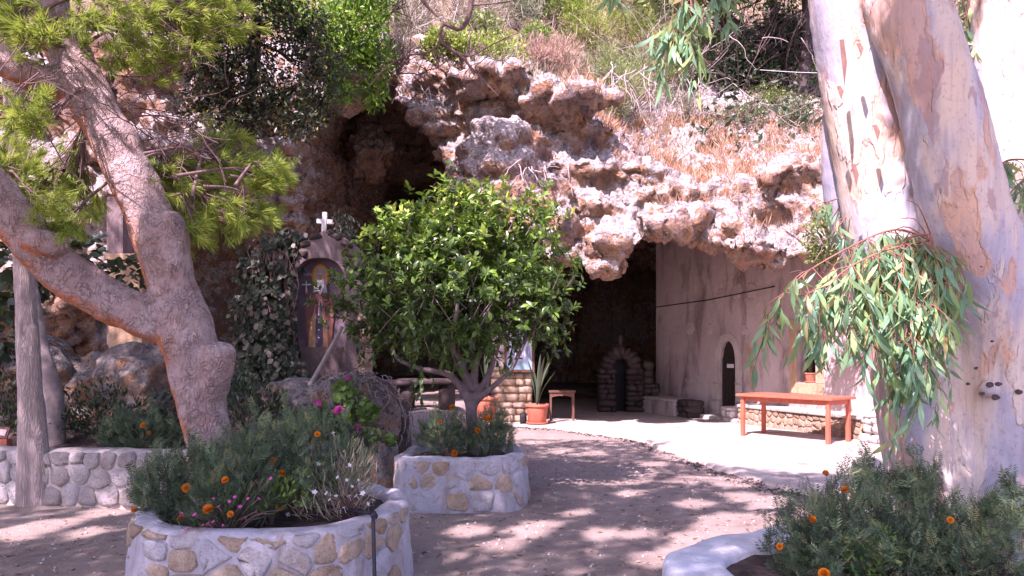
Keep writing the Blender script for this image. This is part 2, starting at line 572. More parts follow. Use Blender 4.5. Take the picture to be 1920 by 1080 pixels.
M['mortar'] = plaster_mat('blue_white_mortar', (.36, .36, .39), (.48, .48, .51), (.27, .23, .20), 3.0, .9)
M['limewash'] = plaster_mat('planter_limewash', (.50, .54, .60), (.66, .69, .74), (.40, .35, .30), 2.5, .5)
M['ochre'] = plaster_mat('ochre_plaster', (.42, .27, .15), (.55, .38, .24), (.30, .19, .12), 2.0)
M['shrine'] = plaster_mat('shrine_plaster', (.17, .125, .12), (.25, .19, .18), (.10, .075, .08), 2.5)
M['dressed'] = plaster_mat('dressed_stone', (.46, .40, .35), (.60, .53, .47), (.28, .22, .19), 3.0, .6)

def stone_mat(name, stops, bscale=30, pit=1.0, nsc=3.2, bd=.02):
    """building stones: every stone takes its own tone"""
    m, nt, b = new_mat(name, .93, .12)
    v = coords(nt)
    oi = node(nt, 'ShaderNodeObjectInfo')
    off = node(nt, 'ShaderNodeVectorMath', {0: v, 1: oi.outputs['Random']}, operation='ADD').outputs[0]
    c = ramp(nt, oi.outputs['Random'], stops)
    n = tnoise(nt, off, nsc, 8, .7)
    c = mixc(nt, ramp(nt, n, [(.44, 0), (.64, .8)]), c, (.72, .66, .60), 'MULTIPLY')
    f = tnoise(nt, off, bscale, 8, .75)
    c = mixc(nt, ramp(nt, f, [(.34, .75 * pit), (.48, 0)]), c, (.12, .085, .07))
    setc(nt, b, c)
    bump(nt, b, math_(nt, 'ADD', f, n), .9, bd)
    return m
M['stone'] = stone_mat('rubble_stone', [(0, (.60, .62, .66)), (.28, (.60, .59, .59)), (.40, (.56, .46, .35)), (.7, (.60, .49, .36)), (1, (.50, .37, .26))], 75, .9, 13, .03)
M['stone_grey'] = stone_mat('grey_rubble_stone', [(0, (.48, .44, .42)), (.5, (.58, .54, .52)), (1, (.66, .64, .63))], 55, 1.0, 10, .05)
M['stone_tan'] = stone_mat('tan_rubble_stone', [(0, (.46, .34, .23)), (.5, (.52, .41, .30)), (1, (.40, .28, .19))], 60, 1.0, 10, .04)
M['stone_pale'] = stone_mat('pale_rubble_stone', [(0, (.52, .48, .45)), (.5, (.60, .56, .53)), (1, (.66, .64, .62))], 12, .7)
M['stone_warm'] = stone_mat('warm_rubble_stone', [(0, (.50, .36, .24)), (.5, (.56, .44, .33)), (1, (.42, .29, .19))], 26)
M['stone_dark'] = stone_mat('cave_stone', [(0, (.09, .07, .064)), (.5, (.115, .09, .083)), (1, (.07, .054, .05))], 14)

def wood_mat(name, a, b_, rough=.55, gs=26):
    m, nt, b = new_mat(name, rough, .35)
    v = coords(nt, (1, 1, 1))
    w = node(nt, 'ShaderNodeTexNoise', {'Vector': coords(nt, (14, 14, 1.2)), 'Scale': gs * .1, 'Detail': 6, 'Distortion': .6}).outputs[0]
    c = ramp(nt, w, [(.3, a), (.7, b_)])
    c = mixc(nt, ramp(nt, tnoise(nt, v, 3.5, 5, .6), [(.5, 0), (.75, .4)]), c, tuple(k * .6 for k in a))
    setc(nt, b, c); bump(nt, b, w, .25, .005)
    return m
M['table_wood'] = wood_mat('red_stained_wood', (.40, .095, .05), (.52, .15, .08))
M['old_wood'] = wood_mat('old_brown_wood', (.11, .05, .035), (.17, .08, .05), .7)
M['unlit_door'] = wood_mat('unlit_door_wood', (.022, .015, .013), (.035, .025, .02), .8)  # near black: the darkness of an open doorway put into the door colour
M['grey_pole'] = wood_mat('grey_weathered_wood', (.26, .22, .20), (.38, .33, .30), .8)
M['terracotta'] = plain('terracotta', (.42, .13, .075), .2, 6, .8, .2)
M['pipe'] = plain('black_pipe', (.022, .02, .03), .3, 5, .45, .05, .4)
M['white_stone'] = plain('white_painted_stone', (.68, .66, .62), .12, 9, .8, .3)
M['iron'] = plain('black_iron', (.03, .028, .03), .3, 9, .6, .2)
M['flat_black'] = plain('flat_black_surface', (.02, .018, .02), .3, 6, .7, .1)  # the bag's own black, also for sheets standing for unlit openings

def pine_bark():
    m, nt, b = new_mat('pine_bark', .92, .12)
    v = coords(nt, (1, 1, .6))
    nz = node(nt, 'ShaderNodeTexNoise', {'Vector': v, 'Scale': 9.0, 'Detail': 6}).outputs[1]
    w = node(nt, 'ShaderNodeVectorMath', {0: v, 1: node(nt, 'ShaderNodeVectorMath', {0: nz, 'Scale': .20}, operation='SCALE').outputs[0]}, operation='ADD').outputs[0]
    e = tvor(nt, w, 26, 'DISTANCE_TO_EDGE')
    e2 = tvor(nt, w, 62, 'DISTANCE_TO_EDGE')
    f = tnoise(nt, v, 34, 8, .72)
    col = ramp(nt, tnoise(nt, coords(nt), 4.2, 7, .68), [(.32, (.35, .23, .185)), (.5, (.43, .325, .29)), (.68, (.48, .40, .38))])
    col = mixc(nt, ramp(nt, f, [(.35, .5), (.5, 0)]), col, (.22, .15, .13))
    br = ramp(nt, tnoise(nt, coords(nt), 11, 4, .6), [(.42, .15), (.62, 1)])
    col = mixc(nt, math_(nt, 'MULTIPLY', ramp(nt, e2, [(.01, .3), (.07, 0)]), br), col, (.20, .13, .11))
    col = mixc(nt, math_(nt, 'MULTIPLY', ramp(nt, e, [(.0, .42), (.05, 0)]), br), col, (.16, .09, .075))
    geo = node(nt, 'ShaderNodeNewGeometry')
    sep = node(nt, 'ShaderNodeSeparateXYZ', {0: geo.outputs['Normal']})
    under = math_(nt, 'ADD', math_(nt, 'MULTIPLY', sep.outputs[2], -.55), math_(nt, 'MULTIPLY', sep.outputs[0], -.45))
    under = math_(nt, 'ADD', under, math_(nt, 'MULTIPLY', tnoise(nt, coords(nt), 5, 5, .6), .9))
    col = mixc(nt, ramp(nt, under, [(.72, 0), (.98, .9)]), col, (.52, .20, .09))     # thin fresh bark on the lower side
    setc(nt, b, col)
    plate = ramp(nt, e, [(.0, 0), (.10, .7), (.4, 1)])
    bump(nt, b, math_(nt, 'ADD', math_(nt, 'MULTIPLY', plate, br), math_(nt, 'MULTIPLY', f, 1.0)), .9, .03)
    return m
M['pine_bark'] = pine_bark()
M['cedar_bark'] = bark_mat('grey_stringy_bark', [(.15, (.20, .15, .13)), (.45, (.36, .30, .27)), (.8, (.45, .39, .36))], (1, 1, .12), 30, .8, .015)
M['smooth_bark'] = plain('grey_smooth_bark', (.27, .22, .20), .3, 12, .85, .5)
M['citrus_bark'] = plain('citrus_bark', (.17, .13, .125), .35, 12, .85, .5)
M['dark_bark'] = plain('dark_bark', (.075, .055, .05), .4, 9, .9, .7, dist=.02)
M['twig'] = plain('bare_twig', (.42, .36, .32), .3, 9, .9, .2)
M['twig_dark'] = plain('dark_twig', (.17, .11, .10), .3, 9, .9, .2)
M['red_twig'] = plain('red_twig', (.30, .13, .09), .3, 9, .7, .1)

def gum_bark():
    """peeling eucalyptus bark: cream, salmon and lavender grey patches with torn edges"""
    m, nt, b = new_mat('eucalyptus_bark', .72, .25)
    v = coords(nt, (1.5, 1.5, .5))
    wv = node(nt, 'ShaderNodeTexNoise', {'Vector': v, 'Scale': 3.0, 'Detail': 6}).outputs[1]
    w = node(nt, 'ShaderNodeVectorMath', {0: v, 1: node(nt, 'ShaderNodeVectorMath', {0: wv, 'Scale': .35}, operation='SCALE').outputs[0]}, operation='ADD').outputs[0]
    a = tnoise(nt, w, 2.0, 3, .5)
    c = ramp(nt, a, [(.32, (.62, .50, .37)), (.46, (.58, .50, .43)), (.53, (.42, .41, .45)), (.66, (.30, .31, .37))])
    s = tnoise(nt, node(nt, 'ShaderNodeVectorMath', {0: w, 1: (7, 3, 1)}, operation='ADD').outputs[0], 2.6, 4, .5)
    c = mixc(nt, ramp(nt, s, [(.545, 0), (.57, .75), (.75, .5)]), c, (.60, .35, .21))
    s2 = tnoise(nt, node(nt, 'ShaderNodeVectorMath', {0: w, 1: (17, 13, 4)}, operation='ADD').outputs[0], 4.0, 4, .55)
    c = mixc(nt, ramp(nt, s2, [(.60, 0), (.63, .75)]), c, (.36, .24, .22))
    s3 = tnoise(nt, node(nt, 'ShaderNodeVectorMath', {0: w, 1: (2, 31, 9)}, operation='ADD').outputs[0], 3.2, 4, .5)
    c = mixc(nt, ramp(nt, s3, [(.58, 0), (.61, .8)]), c, (.60, .53, .44))
    sp = tvor(nt, coords(nt), 26)
    spm = math_(nt, 'MULTIPLY', ramp(nt, sp, [(.05, 1), (.10, 0)]), ramp(nt, tnoise(nt, coords(nt), 3.3, 3), [(.52, 0), (.60, 1)]))
    c = mixc(nt, math_(nt, 'MULTIPLY', spm, .8), c, (.16, .085, .07))
    st = tnoise(nt, coords(nt, (9, 9, .35)), 3.0, 5, .6)
    c = mixc(nt, ramp(nt, st, [(.46, 0), (.68, .6)]), c, (.33, .29, .31))
    fl = tnoise(nt, coords(nt, (1, 1, .7)), 34, 6, .7)
    c = mixc(nt, ramp(nt, fl, [(.36, .45), (.46, 0)]), c, (.28, .2, .17))
    setc(nt, b, c)
    h = math_(nt, 'ADD', math_(nt, 'MULTIPLY', ramp(nt, s, [(.57, 0), (.60, 1)]), -.5), math_(nt, 'ADD', math_(nt, 'MULTIPLY', tnoise(nt, v, 25, 6, .6), .4), math_(nt, 'MULTIPLY', ramp(nt, s3, [(.58, 0), (.61, 1)]), .5)))
    bump(nt, b, h, .9, .02)
    return m
M['gum_bark'] = gum_bark()

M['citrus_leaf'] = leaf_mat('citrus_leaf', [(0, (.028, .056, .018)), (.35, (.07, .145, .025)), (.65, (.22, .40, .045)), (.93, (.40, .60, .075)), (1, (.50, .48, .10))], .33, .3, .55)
M['gum_leaf'] = leaf_mat('eucalyptus_leaf', [(0, (.14, .30, .19)), (.5, (.20, .40, .20)), (.88, (.30, .46, .17)), (1, (.50, .38, .15))], .42, .34, .45)
M['needle'] = leaf_mat('pine_needle', [(0, (.15, .24, .03)), (.5, (.32, .44, .06)), (1, (.52, .62, .10))], .5, .45)
M['oak_leaf'] = leaf_mat('dark_evergreen_leaf', [(0, (.014, .020, .014)), (.6, (.028, .040, .02)), (.965, (.06, .085, .028)), (.985, (.34, .22, .03)), (1, (.40, .26, .03))], .42, .12, .4)
M['carob_leaf'] = leaf_mat('bright_green_leaf', [(0, (.05, .13, .02)), (.5, (.14, .32, .035)), (1, (.32, .52, .06))], .4, .38)
M['shrub_leaf'] = leaf_mat('yellow_green_leaf', [(0, (.16, .24, .04)), (.5, (.30, .42, .06)), (1, (.46, .54, .13))], .6, .35)
M['olive_leaf'] = leaf_mat('olive_green_leaf', [(0, (.09, .14, .045)), (.5, (.17, .24, .07)), (1, (.30, .36, .12))], .6, .3)
M['pale_leaf'] = leaf_mat('pale_green_leaf', [(0, (.12, .17, .09)), (.5, (.22, .28, .15)), (1, (.36, .40, .26))], .6, .25)
M['dry_leaf'] = leaf_mat('dry_grass_leaf', [(0, (.33, .15, .085)), (.4, (.50, .25, .145)), (.75, (.60, .38, .25)), (1, (.64, .52, .38))], .8, .35, .2)
M['red_dry'] = leaf_mat('red_dry_twig_leaf', [(0, (.30, .17, .12)), (.5, (.42, .26, .19)), (1, (.52, .38, .30))], .8, .2, .2)
M['grey_dry'] = leaf_mat('grey_dry_leaf', [(0, (.20, .17, .13)), (.5, (.32, .28, .20)), (1, (.42, .40, .27))], .8, .2, .2)
M['marigold_leaf'] = leaf_mat('marigold_leaf', [(0, (.04, .075, .048)), (.5, (.085, .15, .085)), (.85, (.16, .24, .12)), (1, (.28, .30, .13))], .5, .22)
M['ivy_leaf'] = leaf_mat('ivy_leaf', [(0, (.016, .026, .016)), (.55, (.034, .048, .028)), (.8, (.075, .075, .05)), (.93, (.15, .135, .11)), (1, (.26, .23, .19))], .6, .12, .2)
M['geranium_leaf'] = leaf_mat('geranium_leaf', [(0, (.075, .155, .035)), (.5, (.12, .235, .05)), (1, (.20, .33, .08))], .6, .3)
M['dark_leaf'] = leaf_mat('dark_green_leaf', [(0, (.018, .034, .020)), (.6, (.035, .060, .030)), (1, (.075, .105, .055))], .45, .15)
M['litter'] = leaf_mat('fallen_leaf', [(0, (.12, .07, .05)), (.5, (.25, .15, .09)), (1, (.42, .33, .25))], .85, .1, .2)
M['sword_leaf'] = leaf_mat('sword_plant_leaf', [(0, (.045, .075, .045)), (.5, (.085, .12, .07)), (1, (.15, .17, .11))], .45, .15)
M['orange_petal'] = leaf_mat('orange_petal', [(0, (.72, .20, .008)), (1, (.85, .33, .015))], .7, .25, .2)
M['pink_petal'] = leaf_mat('pink_petal', [(0, (.58, .06, .28)), (1, (.72, .16, .45))], .7, .3, .2)
M['magenta_petal'] = leaf_mat('magenta_petal', [(0, (.60, .04, .30)), (1, (.74, .10, .42))], .7, .3, .2)
M['white_petal'] = leaf_mat('white_petal', [(0, (.75, .74, .76)), (1, (.85, .84, .85))], .7, .3, .2)

# ------------------------------------------------------------------ ground
def poly_sd(px, py, poly):
    """signed distance to a polygon in plan, positive inside"""
    p = np.asarray(poly, float)
    d = np.full(px.shape, 1e9); inside = np.zeros(px.shape, bool)
    for (x0, y0), (x1, y1) in zip(p, np.roll(p, -1, 0)):
        ex, ey = x1 - x0, y1 - y0
        t = np.clip(((px - x0) * ex + (py - y0) * ey) / (ex * ex + ey * ey), 0, 1)
        d = np.minimum(d, np.hypot(px - x0 - t * ex, py - y0 - t * ey))
        c = ((y0 > py) != (y1 > py)) & (px < (x1 - x0) * (py - y0) / (y1 - y0 + 1e-12) + x0)
        inside ^= c
    return np.where(inside, d, -d)

def axis_grid(stops):
    out = []
    for (a, b, s) in stops: out.append(np.arange(a, b - 1e-6, s))
    return np.append(np.concatenate(out), stops[-1][1])

def sheet(name, xs, ys, zf, mat, **kw):
    X, Y = np.meshgrid(xs, ys)
    Z = zf(X, Y)
    nx, ny = len(xs), len(ys)
    i = (np.arange(ny - 1)[:, None] * nx + np.arange(nx - 1)[None]).ravel()
    mb = MB().add(np.stack([X, Y, Z], -1).reshape(-1, 3), Q=np.stack([i, i + 1, i + nx + 1, i + nx], 1))
    o = mb.obj(name, mat, smooth=True)
    return tag(o, **kw)

def xyz0(X, Y): return np.stack([X, Y, np.zeros_like(X)], -1)

def ground_z(X, Y):
    n = xyz0(X, Y)
    z = .018 * fbm(n, 1.3, 4, 3) + .007 * vnoise(n, 9, 8)
    z = z + .6 * smooth(Y, 9.3, 12.6) * smooth(X, -.35, -1.0) * smooth(X, -9, -3)       # the way up to the left hall
    z = z - .45 * smooth(Y, 30, 45)
    return z
sheet('ground', axis_grid([(-120, -20, 10), (-20, -6, .5), (-6, 6, .06), (6, 20, .5), (20, 120, 10)]),
      axis_grid([(-60, 0, 4), (0, 3.6, .3), (3.6, 13, .06), (13, 24, .25), (24, 60, 3)]), ground_z, M['dirt'],
      label='bare earth forecourt with scattered grit and dappled sunlight', cat='ground', kind='structure')

TERRACE = [(-30, 7.9), (-6, 7.9), (-3.4, 7.72), (-1.3, 8.35), (-1.12, 9.0), (-1.3, 10.2), (-2.1, 11.2), (-2.6, 13), (-2.6, 24), (-30, 24)]
def terrace_z(X, Y):
    sd = poly_sd(X, Y, TERRACE)
    n = xyz0(X, Y)
    z = .50 + .35 * smooth(Y, 8.4, 10) + .06 * fbm(n, 1.5, 4, 21)
    z = z + .32 * np.exp(-((X + 2.5) ** 2 + (Y - 10.0) ** 2) / .9)
    return np.where(sd > 0, -.3 + (z + .3) * smooth(sd, 0, .14), -.3)
sheet('terrace', axis_grid([(-30, -7, .8), (-7, -1, .07)]), axis_grid([(7.6, 12, .07), (12, 24, .4)]), terrace_z, M['soil'],
      label='raised planted earth terrace below the left rock face', cat='terrace', kind='structure')

# concrete apron in front of the chapel, a real step above the earth
edge = [G(930, 800.0), G(1000, 803), G(1090, 813), G(1190, 827), G(1236, 846), G(1300, 868), G(1370, 893), G(1440, 913), G(1500, 926)]
edge = np.array([e[:2] for e in edge])
er = np.stack([edge[:, 0], edge[:, 1]], 1)
APRON = np.concatenate([spline(er, 60), [(4.6, 7.6), (9.5, 7.0), (9.5, 25), (-2.4, 25), (-2.2, 17)]])
APRON[:60] += .05 * np.stack([vnoise(np.stack([APRON[:60, 0], APRON[:60, 1], 0 * APRON[:60, 0]], -1), 4, 5), vnoise(np.stack([APRON[:60, 0], APRON[:60, 1], 0 * APRON[:60, 0]], -1), 5, 6)], -1)
def apron_z(X, Y):
    sd = poly_sd(X, Y, APRON)
    n = xyz0(X, Y)
    z = .055 + .012 * fbm(n, .8, 3, 31)
    e = sd + .03 * vnoise(n, 7, 4)
    return np.where(e > 0, -.06 + (z + .06) * smooth(e, 0, .09), -.06)
sheet('pavement', axis_grid([(-2.4, 5.0, .045), (5.0, 9.5, .3)]), axis_grid([(7.0, 17, .045), (17, 25, .3)]), apron_z, M['concrete'],
      label='worn pale concrete apron before the chapel and cave mouth', cat='pavement', kind='structure')

# ------------------------------------------------------------------ cliff with the two cave mouths
def poly(x, pts):
    pts = np.array(pts, float); return np.interp(x, pts[:, 0], pts[:, 1])

FACE = [(-12, 11.6), (-9, 12.3), (-7.2, 13.4), (-5, 14.2), (-4.6, 14.4), (-4.2, 15.1), (-2, 15.3), (-1, 15.1), (.4, 14.8), (1.7, 14.3), (3, 14.2), (4.5, 13.8), (5.5, 13.1), (6.5, 12.6), (10, 12)]
LIP = [(-12, -2), (-7.3, -2), (-6.8, 3.7), (-5.6, 4.0), (-5.0, 3.5), (-4.75, 3.3), (-4.5, 3.8), (-4.35, 5.2), (-4.05, 6.2), (-3.1, 6.75), (-2.0, 6.3), (-1.45, 5.4),
       (-1.2, 4.5), (-.4, 4.0), (.4, 3.4), (1.3, 3.15), (1.74, 2.75), (2.05, 3.1), (2.5, 3.68), (3.4, 3.75), (4.2, 3.35), (4.9, 2.9), (5.3, 3.1), (5.7, 3.4), (6.6, 3.1), (7.6, 2.9), (8.4, 2.6), (8.9, -2), (12, -2)]
TOP = [(-30, 8.5), (-12, 7.2), (-4, 7.3), (-2.5, 7.5), (-.9, 7.55), (0, 7.1), (1.1, 6.45), (1.7, 5.9), (2.8, 5.25), (3.9, 4.75), (5.4, 4.8), (7, 5.0), (12, 5.4), (30, 7)]
def top_z(x, y):
    t = poly(x, TOP)
    return t + .55 * np.clip(y - 15, 0, 60) + .25 * np.clip(y - 17.5, 0, 60) - np.clip(y - 34, 0, 80) * .45

def hcell(p, scale, seed):
    """one random value per scattered cell: fractured blocks"""
    q = np.asarray(p, float) * scale + 1000.0
    q = q + .25 * np.stack([vnoise(p, scale * 2.5, seed + 20 + k) for k in range(3)], -1)
    i = np.floor(q).astype(np.int64)
    best = np.full(q.shape[:-1], 9.0); val = np.zeros(q.shape[:-1])
    for a in (-1, 0, 1):
        for b in (-1, 0, 1):
            for c in (-1, 0, 1):
                j = i + np.array([a, b, c])
                o = np.stack([_hash(j[..., 0], j[..., 1], j[..., 2], seed + k) * 0.5 + 0.5 for k in range(3)], -1)
                d = ((j + o - q) ** 2).sum(-1)
                m = d < best
                best = np.where(m, d, best); val = np.where(m, _hash(j[..., 0], j[..., 1], j[..., 2], seed + 9), val)
    return val

def build_cliff():
    h = .075
    x = np.arange(-11.5, 9.4, h); y = np.arange(11.3, 25.4, h); z = np.arange(-.5, 9.3, h)
    sh = (len(x), len(y), len(z))
    X, Y, Z = x[:, None, None].astype(np.float32), y[None, :, None].astype(np.float32), z[None, None, :].astype(np.float32)
    face = poly(x, FACE)[:, None, None]
    # ledge that juts out over the middle, sloping shoulder on the right
    ledge = np.exp(-((X + .7) / 1.5) ** 2)
    Fc = face - .55 * ledge * smooth(Z, 5.9, 6.5) + .30 * np.clip(Z - 3.6, 0, 9) * smooth(X, .8, 2.6) + .1 * np.clip(Z - 4, 0, 9)
    Fc = Fc - .5 * np.exp(-((X + 5.6) / 1.4) ** 2) * smooth(Z, 3.6, 4.6)
    d_front = (Fc - Y)
    d_top = (Z - top_z(x[:, None, None], y[None, :, None])) * .8
    into = np.clip(Y - face, 0, 20)
    C = poly(x, LIP)[:, None, None] + 1.5 * (1 - np.exp(-into / 1.7))
    d_cave = (C - Z) * .72
    n = (.28 * grid_noise(sh, h, (1.9, 1.9, 1.5), 1) + .22 * grid_noise(sh, h, (.8, .8, .62), 2) + .20 * grid_noise(sh, h, (.38, .38, .30), 3)
         + .10 * grid_noise(sh, h, (1.7, 1.2, .30), 4) + .10 * grid_noise(sh, h, (.19, .19, .17), 5))
    rid = np.abs(grid_noise(sh, h, (1.1, 1.1, .9), 6)) * .35
    d_front = d_front + rid
    def smax(a, b, k):
        t = np.clip(.5 + .5 * (a - b) / k, 0, 1)
        return b * (1 - t) + a * t + k * t * (1 - t)
    f = smax(smax(d_front, d_top, .25), d_cave, .18)
    def lump(c, r, k=.25):
        nonlocal f
        g = (np.sqrt(((X - c[0]) / r[0]) ** 2 + ((Y - c[1]) / r[1]) ** 2 + ((Z - c[2]) / r[2]) ** 2) - 1) * min(r)
        t = np.clip(.5 + .5 * (f - g) / k, 0, 1)
        f = f * (1 - t) + g * t - k * t * (1 - t)
    for px, py, d, r in [(1490, 350, 14.0, (.5, .45, .5)), (1040, 190, 14.8, (.8, .5, .3)), (930, 150, 14.8, (.9, .5, .32)), (690, 290, 18.6, (.7, .9, .7)),
                         (555, 370, 14.4, (.22, .35, .9)), (640, 160, 14.3, (.5, .4, .4)), (1130, 465, 14.2, (.32, .35, .5)), (950, 340, 15.0, (.8, .5, 1.1)), (1030, 420, 14.7, (.6, .5, .6)),
                         (300, 300, 13.6, (.9, .6, .8)), (450, 330, 13.9, (.8, .6, .9)), (1400, 465, 13.6, (.7, .5, .25)), (1270, 420, 14.0, (.6, .4, .3)), (230, 600, 13.6, (1.2, .7, .9)), (60, 560, 13.0, (1.1, .9, 1.1))]:
        lump(P(px, py, d), r)
    f = (f + n * .62).astype(np.float32)
    V, Q = surface_nets(f, (x[0], y[0], z[0]), h)
    mb = MB().add(V, Q=Q, rnd=.5)
    o = mb.obj('cliff', M['rock'], smooth=True)
    def rough(co, no):
        c = cell(co, 3.2, 5)
        blocks = .10 * hcell(co, 1.25, 71) + .07 * hcell(co * np.array([1, 1, 1.5]), 3.0, 72) + .03 * hcell(co, 7.5, 73)
        return 1.25 * blocks + .05 * (np.minimum(c, .8) - .45) + .05 * fbm(co, 5, 3, 9) + .02 * (cell(co, 9, 15) - .4)
    co, no = displace(o.data, rough)
    tag(o, 'pitted pale and rusty limestone cliff with two dark cave mouths', 'cliff', kind='structure')
    return co, no
CL_CO, CL_NO = build_cliff()

# rear chamber added behind the mouths so the cave stays dark
mb = MB()
nx_, nz_ = 16, 10
pts = []
for (ox, oy, oz), (ux, uy, uz), (vx, vy, vz), nu, nv in (((-10.5, 40, -.6), (21, 0, 0), (0, 0, 9), 30, 14), ((-10.5, 24.9, -.6), (0, 15.1, 0), (0, 0, 9), 20, 14), ((10.5, 40, -.6), (0, -15.1, 0), (0, 0, 9), 20, 14),
                                                  ((-10.5, 40, 8.4), (21, 0, 0), (0, -15.1, 0), 30, 20), ((-10.5, 24.9, -.02), (21, 0, 0), (0, 15.1, 0), 30, 20)):
    a, b = np.meshgrid(np.linspace(0, 1, nu), np.linspace(0, 1, nv))
    V = np.array([ox, oy, oz]) + a[..., None] * np.array([ux, uy, uz]) + b[..., None] * np.array([vx, vy, vz])
    V = V.reshape(-1, 3); V = V + .45 * np.stack([fbm(V, .5, 3, 33 + k) for k in range(3)], 1) * (1 if oz != -.02 else .1)
    i = (np.arange(nv - 1)[:, None] * nu + np.arange(nu - 1)[None]).ravel()
    mb.add(V, Q=np.stack([i, i + 1, i + nu + 1, i + nu], 1))
tag(mb.obj('cave_chamber', M['rock'], smooth=True), 'rear chamber added to keep the cave dark', 'cave', kind='structure')

def hill_z(X, Y):
    n = xyz0(X, Y)
    z = top_z(X, Y) - .25 + .35 * fbm(n, .35, 4, 41) * smooth(Y, 16, 20)
    return z
sheet('hillside', axis_grid([(-60, -12, 3), (-12, 12, .3), (12, 60, 3)]), axis_grid([(16.6, 26, .3), (26, 90, 2)]), hill_z, M['hill'],
      label='steep dry scrub hillside rising behind the cliff', cat='hillside', kind='structure')

# ------------------------------------------------------------------ building stones
def stone_mesh(name, mat, seed, rough=.22, power=5.0):
    r = np.random.default_rng(seed)
    bm = bmesh.new(); bmesh.ops.create_cube(bm, size=2.0)
    bmesh.ops.subdivide_edges(bm, edges=bm.edges[:], cuts=2, use_grid_fill=True)
    for v in bm.verts:
        p = np.array(v.co); l = (np.abs(p) ** power).sum() ** (1 / power)
        p = p / l
        p = p * (1 + rough * float(fbm(p[None] + seed * 7.3, 1.1, 2, seed)[0]))
        v.co = p * .5 * 1.08
    me = bpy.data.meshes.new(name); bm.to_mesh(me); bm.free()
    me.polygons.foreach_set('use_smooth', np.ones(len(me.polygons), bool))
    me.materials.append(mat)
    return me
STONES = {k: [stone_mesh('stone', M[k], i + 1) for i in range(7)] for k in ('stone', 'stone_pale', 'stone_warm', 'stone_dark')}
BLOCKS = {k: [stone_mesh('block', M[k], i + 40, .06, 7) for i in range(4)] for k in ('stone_warm', 'stone_dark', 'stone_pale')}
BLOCKS['dressed'] = [stone_mesh('block', M['dressed'], i + 60, .04, 9) for i in range(3)]

def put_stone(parent, pos, normal, w, hgt, dep, kind='stone', lib=STONES, tilt=.12, name='stone'):
    """one stone with its face towards normal; pos in the parent's space"""
    me = random.choice(lib[kind])
    rz = math.atan2(normal[0], -normal[1])
    o = link(name, me, parent, pos, (random.choice((0, math.pi)) + 0, random.uniform(-tilt, tilt), rz), (w, dep, hgt))
    return o

def ring_wall(name, plan, thick, h, mat, parent, seed, flare=.06, n=150, top_noise=.025, z0=-.15):
    """closed wall along a plan curve; returns sampled outer curve and outward normals"""
    c = spline(plan, n, True)
    t = np.roll(c, -1, 0) - np.roll(c, 1, 0); t /= np.linalg.norm(t, axis=1, keepdims=True)
    nrm = np.stack([t[:, 1], -t[:, 0]], 1)
    if ((c - c.mean(0)) * nrm).sum() < 0: nrm = -nrm
    prof = [(flare, z0), (flare, 0)] + [(flare * (1 - k / 8), h * k / 8) for k in range(1, 8)] + [(-.005, h * .965), (-.03, h)] + \
           [(-thick * q, h + .006) for q in (.3, .5, .7)] + [(-thick + .03, h), (-thick, h * .95), (-thick, h * .7), (-thick, z0)]
    V = []
    for off, z in prof:
        p = c + nrm * off
        V.append(np.stack([p[:, 0], p[:, 1], np.full(n, z)], 1))
    V = np.stack(V)                                   # levels, n, 3
    k = V.copy().reshape(-1, 3)
    dn = .018 * fbm(k, 3.5, 4, seed).reshape(V.shape[:2])
    V[..., :2] += nrm[None] * dn[..., None]
    V[9:14, :, 2] += top_noise * fbm(k, 2.6, 4, seed + 9).reshape(V.shape[:2])[9:14]
    L = len(prof)
    i = np.arange(n); j = (i + 1) % n
    Q = np.concatenate([np.stack([a * n + i, a * n + j, (a + 1) * n + j, (a + 1) * n + i], 1) for a in range(L - 1)])
    o = MB().add(V.reshape(-1, 3), Q=Q).obj(name, mat, parent, smooth=True)
    bm = bmesh.new(); bm.from_mesh(o.data); bmesh.ops.recalc_face_normals(bm, faces=bm.faces[:]); bm.to_mesh(o.data); bm.free()
    return c, nrm

def clip_poly(poly_, p, n):
    """keep the part of a convex polygon with (x-p).n <= 0"""
    out = []
    for i in range(len(poly_)):
        a, b = poly_[i], poly_[(i + 1) % len(poly_)]
        da, db = np.dot(a - p, n), np.dot(b - p, n)
        if da <= 0: out.append(a)
        if da * db < 0: out.append(a + (b - a) * (da / (da - db)))
    return out

